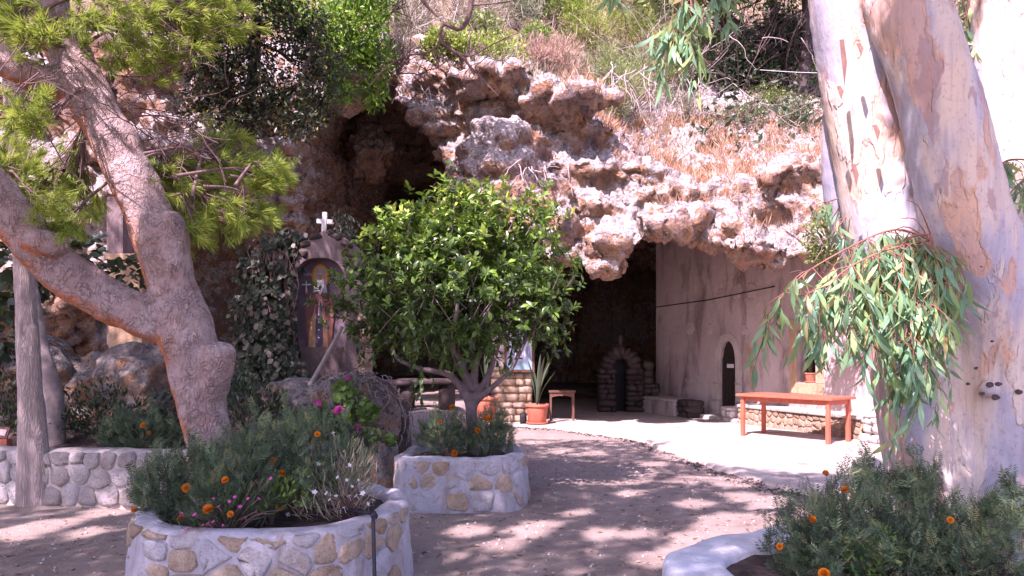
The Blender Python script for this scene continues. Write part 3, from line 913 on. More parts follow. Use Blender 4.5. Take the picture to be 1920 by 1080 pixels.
def stone_rows(parent, c, nrm, i0, i1, rows, kind, flare=.06, h=.52, wr=(.15, .28), gap=.03, proud=.012, skip=.08):
    """rubble masonry: every stone its own angular piece, set in the mortar along part of a curve"""
    n = len(c)
    idx = np.arange(i0, i1 + 1) % n
    cc, nn = c[idx], nrm[idx]
    s = np.concatenate([[0], np.cumsum(np.linalg.norm(np.diff(cc, axis=0), axis=1))])
    S, z, sites = s[-1], .02, []
    for r, rh in enumerate(rows):
        u = random.uniform(-.1, .05)
        while u < S:
            w = random.uniform(*wr) * (1.15 if rh < .11 else 1)
            sites.append((u + w / 2, z + rh / 2 + random.uniform(-.22, .22) * rh)); u += w
        z += rh
    sites = np.array(sites); ztop = min(z, h - .012)
    for k, st in enumerate(sites):
        if random.random() < skip or not (0 < st[0] < S): continue
        pg = [np.array(q) for q in ((0.0, .01), (S, .01), (S, ztop), (0.0, ztop))]
        dist = np.abs(sites - st).max(1)
        for j in np.nonzero((dist < .75) & (dist > 0))[0]:
            pg = clip_poly(pg, (sites[j] + st) / 2, sites[j] - st)
            if len(pg) < 3: break
        if len(pg) < 3: continue
        pg = np.array(pg); ct = pg.mean(0)
        d = np.linalg.norm(pg - ct, axis=1, keepdims=True)
        pg = ct + (pg - ct) * np.clip(1 - gap * random.uniform(.35, .85) / d, .3, 1)
        q = np.empty((len(pg) * 2, 2))
        q[0::2] = pg * .80 + np.roll(pg, 1, 0) * .20; q[1::2] = pg * .80 + np.roll(pg, -1, 0) * .20
        q = q + rng.normal(size=q.shape) * .005
        if np.ptp(q[:, 0]) < .05 or np.ptp(q[:, 1]) < .035: continue
        m = len(q); ext = random.uniform(-.004, .010)
        rings = [(q, -.03), (q, proud * .2 + ext * .5), (ct + (q - ct) * .90, proud + ext), (ct + (q - ct) * .5, proud * 1.25 + ext)]
        V = []
        for pts, dep in rings + [(ct[None], proud * 1.3 + ext)]:
            x = np.interp(pts[:, 0], s, cc[:, 0]); y = np.interp(pts[:, 0], s, cc[:, 1])
            nx = np.interp(pts[:, 0], s, nn[:, 0]); ny = np.interp(pts[:, 0], s, nn[:, 1])
            o = flare * (1 - pts[:, 1] / h) + dep + (rng.normal(size=len(pts)) * .004 if dep > 0 else 0)
            V.append(np.stack([x + nx * o, y + ny * o, pts[:, 1]], 1))
        V = np.concatenate(V); org = V[-1].copy()
        i_ = np.arange(m); j_ = (i_ + 1) % m
        Q = np.concatenate([np.stack([a * m + i_, a * m + j_, (a + 1) * m + j_, (a + 1) * m + i_], 1) for a in range(3)])
        T = [(3 * m + a, 3 * m + b, 4 * m) for a, b in zip(i_, j_)]
        o = MB().add(V, T, Q).obj('stone', M[kind], parent, True, origin=org); o.location = org
        bm = bmesh.new(); bm.from_mesh(o.data); bmesh.ops.recalc_face_normals(bm, faces=bm.faces[:]); bm.to_mesh(o.data); bm.free()

def soil(name, plan, z, parent, shrink=.9, seed=1):
    c = spline(plan, 60, True); m = c.mean(0)
    V = [(*m, z + .03)]; rings = 6
    for k in range(1, rings + 1):
        p = m + (c - m) * shrink * k / rings
        V += [(x, y, z) for x, y in p]
    V = np.array(V); V[:, 2] += .03 * fbm(V, 5, 3, seed)
    T = [(0, 1 + i, 1 + (i + 1) % 60) for i in range(60)]
    Q = [(1 + (k - 1) * 60 + i, 1 + k * 60 + i, 1 + k * 60 + (i + 1) % 60, 1 + (k - 1) * 60 + (i + 1) % 60) for k in range(1, rings) for i in range(60)]
    return MB().add(V, T, Q).obj(name, M['soil'], parent, smooth=True)

# front planter
pl = thing('stone_planter', (0, 0, 0), 'rubble stone planter with pale blue mortar at front left holding marigolds', 'planter')
PLAN_F = [(-2.30, 4.58), (-1.95, 4.38), (-1.6, 4.33), (-1.18, 4.42), (-.92, 4.68), (-.76, 5.1), (-.80, 5.6), (-1.15, 6.1), (-1.8, 6.35), (-2.4, 6.2), (-2.6, 5.6), (-2.5, 4.97)]
c, nr = ring_wall('mortar_wall', PLAN_F, .17, .54, M['mortar'], pl, 4, .04)
stone_rows(pl, c, nr, -12, 66, [.15, .17, .14, .08], 'stone', .04, .54, (.14, .32), .022, .008, .08)
soil('soil', PLAN_F, .47, pl, .88, 3)
# middle planter round the citrus tree
pm = thing('stone_planter', (0, 0, 0), 'round rubble stone planter under the leafy citrus tree', 'planter')
PLAN_M = [(-1.16, 7.55), (-.8, 7.48), (-.4, 7.46), (-.02, 7.54), (.14, 7.85), (.12, 8.35), (-.1, 8.8), (-.55, 8.95), (-1.0, 8.75), (-1.2, 8.2)]
c, nr = ring_wall('mortar_wall', PLAN_M, .17, .53, M['mortar'], pm, 14, .03)
stone_rows(pm, c, nr, -8, 75, [.18, .19, .13], 'stone', .03, .53, (.14, .30), .030, .004, .10)
soil('soil', PLAN_M, .47, pm, .86, 5)
# right planter round the eucalyptus
pr = thing('limewashed_planter', (0, 0, 0), 'low curved planter with broad pale blue limewashed rim around the eucalyptus', 'planter')
PLAN_R = [(.92, 4.2), (1.0, 4.72), (1.38, 5.15), (2.0, 5.52), (2.8, 6.1), (3.6, 6.35), (4.6, 5.9), (5.0, 4.8), (4.6, 3.6), (3.4, 2.8), (2.0, 2.9), (1.15, 3.5)]
ring_wall('limewashed_wall', PLAN_R, .36, .33, M['limewash'], pr, 24, .03, 170, .02)
soil('soil', PLAN_R, .27, pr, .88, 7)

# terrace retaining wall (open run)
def run_wall(t, pts, thick, h, mat, rows, kind, seed, z0=-.2, wr=(.16, .3), top=True):
    c = spline(pts, 120)
    tg = np.gradient(c, axis=0); tg /= np.linalg.norm(tg, axis=1, keepdims=True)
    nrm = np.stack([tg[:, 1], -tg[:, 0]], 1)
    prof = [(0, z0)] + [(0, h * k / 8) for k in range(8)] + [(-.01, h * .97), (-.04, h), (-thick * .5, h + .01), (-thick + .02, h), (-thick, h * .9), (-thick, z0)]
    V = np.stack([np.stack([c[:, 0] + nrm[:, 0] * o, c[:, 1] + nrm[:, 1] * o, np.full(120, z)], 1) for o, z in prof])
    k = V.reshape(-1, 3)
    V[..., :2] += nrm[None] * (.03 * fbm(k, 3, 4, seed).reshape(V.shape[:2]))[..., None]
    V[9:13, :, 2] += .045 * fbm(k, 2.2, 4, seed + 3).reshape(V.shape[:2])[9:13]
    L = len(prof); i = np.arange(119)
    Q = np.concatenate([np.stack([a * 120 + i, a * 120 + i + 1, (a + 1) * 120 + i + 1, (a + 1) * 120 + i], 1) for a in range(L - 1)])
    o = MB().add(V.reshape(-1, 3), Q=Q).obj('mortar_wall', mat, t, smooth=True)
    stone_rows(t, c, nrm, 0, 119, rows, kind, 0, h, wr, .008, .026, .02)
rw = thing('retaining_wall', (0, 0, 0), 'rough grey rubble retaining wall below the terrace behind the pine', 'wall')
run_wall(rw, [(-7.2, 7.95), (-5.6, 7.85), (-4.6, 7.72), (-3.4, 7.62), (-2.6, 7.75), (-1.9, 8.05), (-1.25, 8.22)], .3, .58, M['dressed'], [.2, .2, .17], 'stone_grey', 51, wr=(.15, .27))

# black irrigation pipe over the rim of the front planter
a = [P(600, 970, 4.95), P(640, 972, 4.86), P(690, 970, 4.76), P(702, 975, 4.72)]
a = [(p[0], p[1], .575) for p in a]
e = a[-1]
pts = [(a[0][0] - .12, a[0][1] + .05, .52)] + a + [(e[0] + .012, e[1] - .10, .56), (e[0] + .02, e[1] - .135, .48), (e[0] + .03, e[1] - .16, .25), (e[0] + .035, e[1] - .18, .02)]
pp = thing('irrigation_pipe', (e[0], e[1], .02), 'black irrigation pipe bent over the rim of the front planter', 'pipe')
MB().add(*tube(spline(pts, 60), .0125, 10)).obj('hose', M['pipe'], pp, True, origin=pp.location)
MB().add(*tube([np.array(e) + (-.012, .02, 0), np.array(e) + (.012, -.06, 0)], .022, 12)).obj('elbow_joint', M['pipe'], pp, True, origin=pp.location)
MB().add(*tube([np.array(a[1]) - (.02, 0, 0), np.array(a[1]) + (.02, 0, 0)], .018, 12)).obj('collar', M['pipe'], pp, True, origin=pp.location)

# ------------------------------------------------------------------ chapel built into the cave
P0 = np.array([3.86, 20.0]); UD = np.array([.366, -.93]); UD /= np.linalg.norm(UD)
UN = np.array([UD[1], -UD[0]])                       # outward (towards the court): (-.93,-.366)
ch_rz = math.atan2(UD[1], UD[0])
CH = thing('chapel', (P0[0], P0[1], 0), 'plastered cave chapel with pointed doorway and ochre framed window', 'chapel', rz=ch_rz)
# local frame: x along the wall, y into the building, z up
def W(u, y, z): q = P0 + UD * u - UN * y; return np.array([q[0], q[1], z])
DOOR_U, WIN_U = 3.02, 5.50
door_hole = arch_pts(DOOR_U, .30, -.3, 1.30, 1.86)
win_hole = [(WIN_U - .26, .98), (WIN_U + .26, .98), (WIN_U + .26, 2.05), (WIN_U - .26, 2.05)]
link('wall', prism('wall', [(0, -.3), (8.7, -.3), (8.7, 3.7), (6.5, 3.9), (4, 5.2), (0, 5.6)], [door_hole, win_hole], .55, M['plaster']), CH)
link('side_wall', bevel_box('side_wall', .5, 4.4, 5.9, M['plaster'], .03), CH, (.255, 2.755, 2.65))
link('end_wall', bevel_box('end_wall', .5, 4.4, 4.0, M['plaster'], .03), CH, (8.44, 2.755, 1.69))
link('dark_back_sheet', bevel_box('dark_back_sheet', 8.0, .2, 4.0, M['flat_black'], .01), CH, (4.4, 4.6, 1.69))  # black sheet standing for the unlit inside of the chapel
# doorway: jamb blocks, arch stones, step, door leaf darkened like an open doorway, with plaque
out_, in_ = arch_pts(DOOR_U, .30 + .20, .02, 1.28, 2.02, 10), arch_pts(DOOR_U, .295, .02, 1.30, 1.855, 10)
band = in_[:1] + out_[:1] + out_[:1:-1] + out_[1:2] + in_[1:2] + in_[2:]
link('door_surround', prism('door_surround', out_[1:] + out_[:1] + in_[:1] + in_[:1:-1] + in_[1:2], [], .05, M['dressed']), CH, (0, -.022, 0))
for sgn in (-1, 1):
    for zz in (.46, .88): link('joint_stone', random.choice(BLOCKS['dressed']), CH, (DOOR_U + sgn * .405, .05, zz), (0, 0, 0), (.23, .16, .05))
link('door_step', bevel_box('door_step', 1.2, .5, .16, M['dressed'], .03), CH, (DOOR_U, -.12, .06))
dl = link('door', prism('door', arch_pts(DOOR_U, .31, 0, 1.30, 1.88), [], .06, M['unlit_door']), CH, (0, .09, .0))
for k in range(5): link('plank', bevel_box('plank', .105, .02, 1.45, M['unlit_door'], .006), dl, (DOOR_U - .24 + k * .12, -.012, .74))
pq = link('door_plaque', bevel_box('door_plaque', .24, .015, .09, M['white_stone'], .004), dl, (DOOR_U + .02, -.03, 1.28))
# window: ochre trim, black sheet for the unlit recess, iron grille
for (x0, x1, z0, z1) in ((WIN_U - .46, WIN_U - .26, .98, 2.05), (WIN_U + .26, WIN_U + .46, .98, 2.05), (WIN_U - .46, WIN_U + .46, .76, .978), (WIN_U - .46, WIN_U + .46, 2.052, 2.26)):
    link('window_trim', bevel_box('window_trim', x1 - x0, .05, z1 - z0, M['ochre'], .012), CH, ((x0 + x1) / 2, -.004, (z0 + z1) / 2))
wf = link('window', bevel_box('window', .56, .03, 1.1, M['flat_black'], .004), CH, (WIN_U, .42, 1.515))
WO = (WIN_U, .42, 1.515)
for k in range(4): MB().add(*tube([(WIN_U - .2 + k * .133, .2, .985), (WIN_U - .2 + k * .133, .2, 2.04)], .009, 8)).obj('grille_bar', M['iron'], wf, True, origin=WO)
for k in range(4): MB().add(*tube([(WIN_U - .255, .21, 1.2 + k * .24), (WIN_U + .255, .21, 1.2 + k * .24)], .008, 8)).obj('grille_bar', M['iron'], wf, True, origin=WO)
# faded painted border right of the door, carved rosettes on the wall
arc = [(3.62, 1.78), (3.72, 1.80), (3.86, 1.6), (3.93, 1.3), (3.95, 1.0), (3.94, .78), (3.82, .76), (3.81, 1.0), (3.80, 1.28), (3.74, 1.5)]
link('painted_border', prism('painted_border', arc, [], .012, M['ochre']), CH, (0, -.009, 0))
def rosette(u, z, r):
    V, T, Q = [], [], []
    mb = MB()
    n = 26
    for k, (rr, dy) in enumerate([(1.0, 0), (.8, -.012), (.66, -.005), (.5, -.012), (.25, -.007)]):
        a_ = np.arange(n) * 2 * math.pi / n
        q = r * rr * (1 + .10 * np.cos(a_ * 6 + k) + .06 * rng.normal(size=n))
        V.append(np.stack([q * np.cos(a_), np.full(n, dy), q * np.sin(a_)], 1))
    V = np.concatenate(V + [np.array([[0, -.015, 0]])])
    i = np.arange(n); j = (i + 1) % n
    Q = np.concatenate([np.stack([k * n + i, k * n + j, (k + 1) * n + j, (k + 1) * n + i], 1) for k in range(4)])
    T = [(4 * n + a0, 4 * n + b0, 5 * n) for a0, b0 in zip(i, j)]
    return mb.add(V, T, Q).obj('rosette', M['plaster'], CH, True)
for u, z, r in ((2.75, 2.95, .14), (3.35, 2.98, .17), (3.85, 2.96, .17), (2.35, 2.15, .13), (3.6, 2.1, .12), (1.55, 2.2, .18)):
    o = rosette(u, z, r); o.location = (u, -.004, z)
# cable sagging across the wall
q0, q1 = W(.02, -.02, 2.80), W(4.6, -.02, 2.98)
MB().add(*tube([q0, q0 * .5 + q1 * .5 - (0, 0, .05), q1], .011, 6)).obj('wall_cable', M['iron'], None, True)
tag(bpy.data.objects['wall_cable'], 'thin dark cable running across the plaster above the chapel door', 'cable')

# ------------------------------------------------------------------ stone bench along the wall
BN = thing('stone_bench', tuple(W(5.6, -.3, 0)), 'low rubble stone bench along the chapel wall behind the red table', 'bench', rz=ch_rz)
link('core', bevel_box('core', 3.35, .42, .46, M['ochre'], .03), BN, (0, .08, .18))
link('seat_slab', bevel_box('seat_slab', 1.2, .52, .07, M['concrete'], .02), BN, (-1.05, .07, .445))
link('seat_slab', bevel_box('seat_slab', 2.15, .52, .07, M['concrete'], .02), BN, (.64, .07, .447))
bx_ = np.linspace(-1.66, 1.66, 40)
stone_rows(BN, np.stack([bx_, np.full(40, -.132)], 1), np.tile([0, -1.0], (40, 1)), 0, 39, [.14, .14, .13], 'stone_tan', 0, .43, (.12, .25), .016, .016, .0)
for k in range(3):
    put_stone(BN, (1.73, -.05 + k * .15, .1 + .12 * k), (0, -1), .22, .18, .2, 'stone_pale')
# rubble heaped at the near end of the bench and by the doorway
def rubble(loc, w, h_, dep, label, kind='stone_pale', s=.18, rz=ch_rz):
    t = thing('rubble_block', tuple(loc), label, 'masonry', rz=rz)
    z = 0
    row = 0
    while z < h_ - .03:
        hh = min(random.uniform(.11, .17), h_ - z)
        u = -w / 2
        while u < w / 2 - .05:
            ww = min(random.uniform(.7, 1.4) * s, w / 2 - u)
            put_stone(t, (u + ww / 2, random.uniform(-.02, .02), z + hh / 2), (0, -1), ww + .012, hh + .012, dep * random.uniform(.9, 1.05), kind, BLOCKS if kind == 'stone_dark' and h_ > .5 else STONES)
            u += ww
        z += hh
    return t
rubble(W(7.75, -.30, .03), .75, .5, .5, 'sunlit broken rubble footing at the near end of the stone bench')
rubble(W(3.62, -.32, .03), .42, .36, .36, 'rounded stone lump right beside the chapel door step')
rubble(W(2.2, -.45, .03), .5, .42, .42, 'squat stack of flat stones left of the chapel door', 'stone_dark')
lb = thing('stone_ledge', tuple(W(1.0, -.42, 0)), 'dim plastered ledge along the foot of the chapel wall near the corner', 'ledge', rz=ch_rz)
link('ledge_body', bevel_box('ledge_body', 1.95, .62, .42, M['plaster'], .04), lb, (-.05, 0, .19))
link('ledge_slab', bevel_box('ledge_slab', 2.0, .68, .06, M['dressed'], .02), lb, (-.05, 0, .43))

# ------------------------------------------------------------------ red wooden table
TD = np.array([.63, -.777]); tb_rz = math.atan2(TD[1], TD[0])
TB = thing('wooden_table', (5.04, 13.35, .06), 'long red brown wooden table standing in the sun before the chapel', 'table', rz=tb_rz)
tt = link('tabletop', bevel_box('tabletop', 1.84, .86, .035, M['table_wood'], .008), TB, (0, 0, .745))
for k in range(6): link('top_board', bevel_box('top_board', 1.82, .136, .012, M['table_wood'], .004), tt, (0, -.35 + k * .14, .021))
for sx in (-1, 1):
    for sy in (-1, 1): link('leg', bevel_box('leg', .066, .066, .73, M['table_wood'], .007), TB, (sx * .82, sy * .34, .363))
for sy in (-1, 1): link('rail', bevel_box('rail', 1.56, .028, .085, M['table_wood'], .004), TB, (0, sy * .345, .683))
for sx in (-1, 1): link('rail', bevel_box('rail', .028, .60, .085, M['table_wood'], .004), TB, (sx * .825, 0, .683))

# ------------------------------------------------------------------ inside the cave
def ashlar(t, x0, x1, z0, z1, y, dep, kind, wr=(.18, .34), hr=(.13, .2), lib=BLOCKS, jit=.012, hole=None):
    z = z0
    while z < z1 - .04:
        hh = min(random.uniform(*hr), z1 - z); u = x0
        if z1 - z - hh < .05: hh = z1 - z
        while u < x1 - .03:
            w = min(random.uniform(*wr), x1 - u)
            if x1 - u - w < .07: w = x1 - u
            if hole is None or not hole(u + w / 2, z + hh / 2):
                put_stone(t, (u + w / 2, y + random.uniform(-jit, jit), z + hh / 2), (0, -1), w + .004, hh + .004, dep, kind, lib, .02)
            u += w
        z += hh
# masonry pier with the framed picture
PX = (972 - 960) / FPX * 16.6
PI_ = thing('stone_pier', (PX - .12, 16.75, .05), 'square masonry pier carrying a picture between the two cave mouths', 'pier')
ashlar(PI_, -.48, .42, 0, 1.22, 0, .5, 'stone_warm')
link('plaster_top', bevel_box('plaster_top', .92, .5, 1.9, M['plaster'], .03), PI_, (-.03, .02, 2.17))
link('corner_strip', bevel_box('corner_strip', .10, .10, 1.8, M['ochre'], .01), PI_, (.415, -.22, 2.12))
PF = thing('framed_picture', (PX + .02, 16.44, 1.2), 'framed picture of a pale waterfall hung on the masonry pier', 'picture')
def fall_mat():
    m, nt, b = new_mat('waterfall_print', .4, .4)
    n = tnoise(nt, coords(nt, (5, 1, .7)), 2.6, 6, .6, .5)
    z = node(nt, 'ShaderNodeSeparateXYZ', {0: coords(nt)}).outputs[2]
    c = ramp(nt, n, [(.40, (.20, .22, .34)), (.52, (.32, .36, .46)), (.60, (.72, .74, .80))])
    c = mixc(nt, ramp(nt, math_(nt, 'ADD', z, .5), [(.12, .9), (.30, 0)]), c, (.30, .50, .58))
    setc(nt, b, c); return m
link('print', bevel_box('print', .56, .02, .92, fall_mat(), .002), PF, (0, 0, .47))
for sx in (-1, 1): link('frame_side', bevel_box('frame_side', .055, .045, 1.04, M['old_wood'], .006), PF, (sx * .306, -.006, .47))
for zz in (-.02, .96): link('frame_rail', bevel_box('frame_rail', .555, .045, .055, M['old_wood'], .006), PF, (0, -.006, zz))

# stone arch deep in the cave
AR = thing('stone_arch', (P(1163, 780, 19.4)[0], 19.4, .05), 'small ruined stone arch with pointed doorway deep in the dark cave', 'arch')
hole = lambda x, z: abs(x) < .17 and z < 1.05
for sgn in (-1, 1):
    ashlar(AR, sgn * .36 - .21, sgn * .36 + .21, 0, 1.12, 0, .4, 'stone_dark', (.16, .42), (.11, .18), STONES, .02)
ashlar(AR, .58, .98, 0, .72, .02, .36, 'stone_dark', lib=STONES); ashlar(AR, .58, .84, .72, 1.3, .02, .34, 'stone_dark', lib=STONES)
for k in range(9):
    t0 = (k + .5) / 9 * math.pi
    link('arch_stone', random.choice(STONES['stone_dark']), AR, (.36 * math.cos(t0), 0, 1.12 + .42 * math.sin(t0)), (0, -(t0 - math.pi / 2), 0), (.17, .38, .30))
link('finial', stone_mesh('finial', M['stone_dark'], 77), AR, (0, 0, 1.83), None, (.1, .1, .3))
link('dark_gap_sheet', bevel_box('dark_gap_sheet', .5, .03, 1.4, M['flat_black'], .01), AR, (0, .3, .7))  # black sheet standing for the dark behind the arch doorway

# little wooden stand
q = P(1053, 790, 17.0)
ST = thing('wooden_stand', (q[0], 17.0, .05), 'small dark wooden stand beside the tall potted plant in the cave', 'table')
link('top', bevel_box('top', .60, .4, .05, M['old_wood'], .008), ST, (0, 0, .66))
link('scalloped_rail', prism('scalloped_rail', [(-.27, .5), (-.2, .54), (-.1, .56), (.1, .56), (.2, .54), (.27, .5), (.27, .634), (-.27, .634)], [], .02, M['old_wood']), ST, (0, -.17, 0))
for sx in (-1, 1):
    for sy in (-1, 1): link('leg', bevel_box('leg', .045, .045, .635, M['old_wood'], .006), ST, (sx * .255, sy * .155, .3175))

# terracotta pots
def lathe(prof, n=28):
    a_ = np.arange(n) * 2 * math.pi / n
    V = np.concatenate([np.stack([r * np.cos(a_), r * np.sin(a_), np.full(n, z)], 1) for r, z in prof])
    i = np.arange(n); j = (i + 1) % n
    Q = np.concatenate([np.stack([k * n + i, k * n + j, (k + 1) * n + j, (k + 1) * n + i], 1) for k in range(len(prof) - 1)])
    return V, None, Q
def pot(loc, r, h_, label):
    t = thing('flower_pot', tuple(loc), label, 'pot', 'terracotta flower pots')
    MB().add(*lathe([(.001, 0), (r * .74, 0), (r * .80, .02), (r * .97, h_ * .8), (r * .97, h_ * .84), (r * 1.05, h_ * .85), (r * 1.07, h_ * .9), (r * 1.05, h_), (r * .95, h_), (r * .92, h_ * .86), (.001, h_ * .84)])).obj('pot_body', M['terracotta'], t, True)
    MB().add(*lathe([(r * .9, h_ * .88), (r * .5, h_ * .91), (.001, h_ * .90)])).obj('soil', M['soil'], t, True)
    MB().add(*lathe([(.001, -.005), (r * .95, -.005), (r * 1.02, .03), (r * .96, .035), (r * .8, .012), (.001, .012)])).obj('saucer', M['terracotta'], t, True)
    return t
q = P(1007, 795, 16.2); pot1 = np.array([q[0], 16.1, .06])
pot(pot1, .24, .42, 'terracotta pot with sword leaved plant at the foot of the pier')
q = P(913, 780, 15.6); pot2 = np.array([q[0], 15.4, .24])
pot(pot2, .23, .44, 'terracotta pot on a block behind the citrus trunk')
link_b = thing('stone_block', (pot2[0], pot2[1], 0), 'flat stone block lifting the pot behind the citrus trunk', 'block')
link('slab', random.choice(BLOCKS['stone_warm']), link_b, (0, 0, .11), None, (.6, .5, .23))
q = W(WIN_U, .10, .985); pot3 = np.array(q)
pot(pot3, .11, .2, 'tiny terracotta pot on the ochre chapel window sill')
bag = link('black_bag', stone_mesh('black_bag', M['flat_black'], 90), None, (pot1[0] - .30, 16.25, .14), None, (.14, .14, .24))
tag(bag, 'small black container left of the sword plant pot', 'container')

# stone seats in the left hall
def slab_bench(loc, L, label, rz):
    t = thing('stone_bench', tuple(loc), label, 'bench', 'stone seats in the left hall', rz)
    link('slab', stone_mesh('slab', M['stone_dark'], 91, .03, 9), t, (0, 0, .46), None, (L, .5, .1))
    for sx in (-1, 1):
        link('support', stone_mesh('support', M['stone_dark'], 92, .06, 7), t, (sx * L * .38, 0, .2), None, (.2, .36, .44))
    return t
gz = lambda x, y: float(ground_z(np.array([x]), np.array([y]))[0])
for (px, py, d, L, lab, rz) in ((735, 765, 12.6, .62, 'short stone seat beside the shrine mound in the left hall', .1), (800, 770, 13.2, 1.0, 'longer stone slab seat in the dark behind the citrus tree', -.25)):
    q = P(px, py, d); slab_bench((q[0], d, gz(q[0], d)), L, lab, rz)

# ------------------------------------------------------------------ boulders
def boulder(name, c, r, label, mat, seed, amt=.32, n=4):
    bm = bmesh.new(); bmesh.ops.create_icosphere(bm, subdivisions=n + 1, radius=1.0)
    p = np.array([v.co[:] for v in bm.verts])
    k = 1 + amt * fbm(p + seed * 3.1, 1.1, 3, seed) + .10 * (cell(p + seed, 2.6, seed) - .5) + .05 * fbm(p, 6, 3, seed + 2)
    p = p * k[:, None] * np.array(r)
    for v, q in zip(bm.verts, p): v.co = q
    me = bpy.data.meshes.new(name); bm.to_mesh(me); bm.free()
    me.polygons.foreach_set('use_smooth', np.ones(len(me.polygons), bool)); me.materials.append(mat)
    o = link(name, me, None, tuple(c)); return tag(o, label, 'boulder')
boulder('boulder', P(225, 740, 9.8), (.75, .6, .62), 'big mottled grey boulder on the terrace left of the pine trunk', M['boulder'], 3)
boulder('boulder', P(60, 700, 9.6), (.7, .5, .5), 'pale boulder half hidden behind the grey twin trunk', M['boulder'], 5)
boulder('boulder', P(658, 800, 9.0), (.55, .5, .62), 'rounded mound of rock under the shrine tangled with dry roots', M['mound'], 8, .2)
boulder('boulder', P(560, 780, 9.3), (.6, .5, .42), 'mossy rock at the foot of the ivy beside the shrine', M['mound'], 9, .25)
boulder('boulder', P(716, 892, 8.15), (.21, .22, .36), 'dark weathered stone closing the terrace wall by the round planter', M['boulder'], 12, .14)

for c_, r_, sd in (((13.2, 17.5, 1.5), (4.6, 5.0, 4.6), 31), ((-15.0, 15.5, 2.0), (4.6, 5.0, 5.6), 32)):
    o = boulder('cliff_flank', c_, r_, 'weathered rock flank continuing the cliff', M['rock'], sd, .25, 4)
    o['kind'] = 'structure'; o['category'] = 'cliff'
# ------------------------------------------------------------------ shrine
SH_O = np.array([P(612, 0, 10)[0], 10.05, 1.14])
SH = thing('shrine', tuple(SH_O), 'plastered roadside shrine with arched niche and stone cap beside the left cave', 'shrine')
k = 1 / 140.0
body = [(-.50, -.4), (.50, -.4), (.49, 1.2), (.45, 1.62), (.36, 1.9), (.18, 2.04), (-.05, 2.09), (-.22, 2.02), (-.38, 1.84), (-.47, 1.5)]
NU = (597 - 612) * k
niche = arch_pts(NU, .34, .02, 1.42, 1.73)
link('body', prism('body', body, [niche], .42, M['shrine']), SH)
link('niche_back', bevel_box('niche_back', .78, .05, 1.9, plain('icon_ground', (.17, .12, .145), .35, 5, .7, .1), .004), SH, (NU, .26, .88))
link('niche_base', bevel_box('niche_base', .66, .06, .52, M['shrine'], .004), SH, (NU, .20, .27))
for s_ in range(9): put_stone(SH, (.50, .06 + (s_ % 2) * .06, .05 + s_ * .15), (0, -1), .14, .15, .2, 'stone_warm')
for s_ in range(7):
    t0 = .25 + s_ / 6 * 2.6
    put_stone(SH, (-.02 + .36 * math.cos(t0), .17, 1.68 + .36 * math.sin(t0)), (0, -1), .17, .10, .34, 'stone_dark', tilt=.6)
CR = thing('stone_cross', (P(601, 428, 10)[0], 10.2, 3.19), 'white stone cross standing on top of the shrine', 'cross')
link('shaft', bevel_box('shaft', .062, .05, .34, M['white_stone'], .008), CR, (0, 0, .15), (0, .05, 0))
for sx in (-1, 1): link('arm', bevel_box('arm', .075, .05, .062, M['white_stone'], .008), CR, (sx * .0695 + .008, 0, .19 - sx * .004), (0, .05, 0))

# painted saint in the niche: layered flat paint shapes
IC = thing('icon', (SH_O[0] + NU, SH_O[1] + .215, SH_O[2]), 'painted icon of a bearded haloed saint in brown robes holding a cross', 'icon')
def paint(name, pts, col, lay, var=.18):
    m = M.setdefault('paint_' + name + str(col), plain('paint_' + name, col, var, 14, .7, .1))
    link(name, prism(name, [(( x - 597) * k, (722 - y) * k) for x, y in pts], [], .003, m), IC, (0, -.002 - .0035 * lay, 0))
def ell(cx, cy, rx, ry, n=22): return [(cx + rx * math.cos(i * 2 * math.pi / n), cy - ry * math.sin(i * 2 * math.pi / n)) for i in range(n)]
paint('robe', [(574, 546), (588, 540), (602, 542), (613, 556), (618, 582), (616, 604), (613, 640), (614, 660), (607, 690), (604, 714), (568, 708), (570, 660), (566, 620), (562, 590), (563, 568)], (0.3, 0.128, 0.0975), 1)
paint('under_robe', [(572, 600), (582, 575), (583, 648), (568, 655)], (0.51, 0.3, 0.165), 2)
paint('under_robe', [(596, 590), (605, 600), (606, 652), (597, 650)], (0.51, 0.285, 0.165), 2)
paint('hem', [(570, 660), (606, 655), (606, 690), (602, 713), (570, 708)], (0.45, 0.18, 0.112), 2)
for x in (576, 584, 592, 599): paint('fold', [(x, 662), (x + 2, 662), (x + 3, 706), (x, 706)], (0.21, 0.0825, 0.0675), 3)
paint('stole', [(583, 560), (594, 560), (596, 640), (590, 650), (582, 646)], (0.0825, 0.0675, 0.112), 3)
for y in (585, 600, 615, 630): paint('stole_mark', ell(588.5, y, 1.6, 1.6, 8), (0.675, 0.63, 0.63), 4)
paint('cape', [(576, 546), (602, 544), (612, 566), (604, 586), (594, 562), (584, 562), (574, 590), (566, 578)], (0.195, 0.075, 0.0825), 4)
for x0, x1 in ((586, 577), (589, 588), (592, 601)): paint('cape_line', [(x0, 556), (x0 + 1.4, 556), (x1 + 1.4, 588), (x1, 588)], (0.54, 0.285, 0.225), 5)
paint('halo', ell(592, 513, 17, 24), (.40, .18, .03), 5)
paint('halo_edge', ell(592, 513, 14.5, 21), (.48, .24, .05), 6)
paint('hood', [(582, 520), (583, 505), (588, 497), (596, 497), (601, 505), (602, 522), (606, 544), (578, 544)], (.26, .24, .27), 7)
paint('face', ell(592, 514, 6.4, 9), (.42, .27, .18), 8)
paint('brow', [(587, 510), (591, 511), (591, 512), (587, 511.6)], (.08, .05, .04), 9); paint('brow', [(593, 511), (597, 510), (597, 511.6), (593, 512)], (.08, .05, .04), 9)
paint('nose', [(591.4, 512), (592.8, 512), (593.6, 518), (590.8, 518)], (.24, .13, .09), 9)
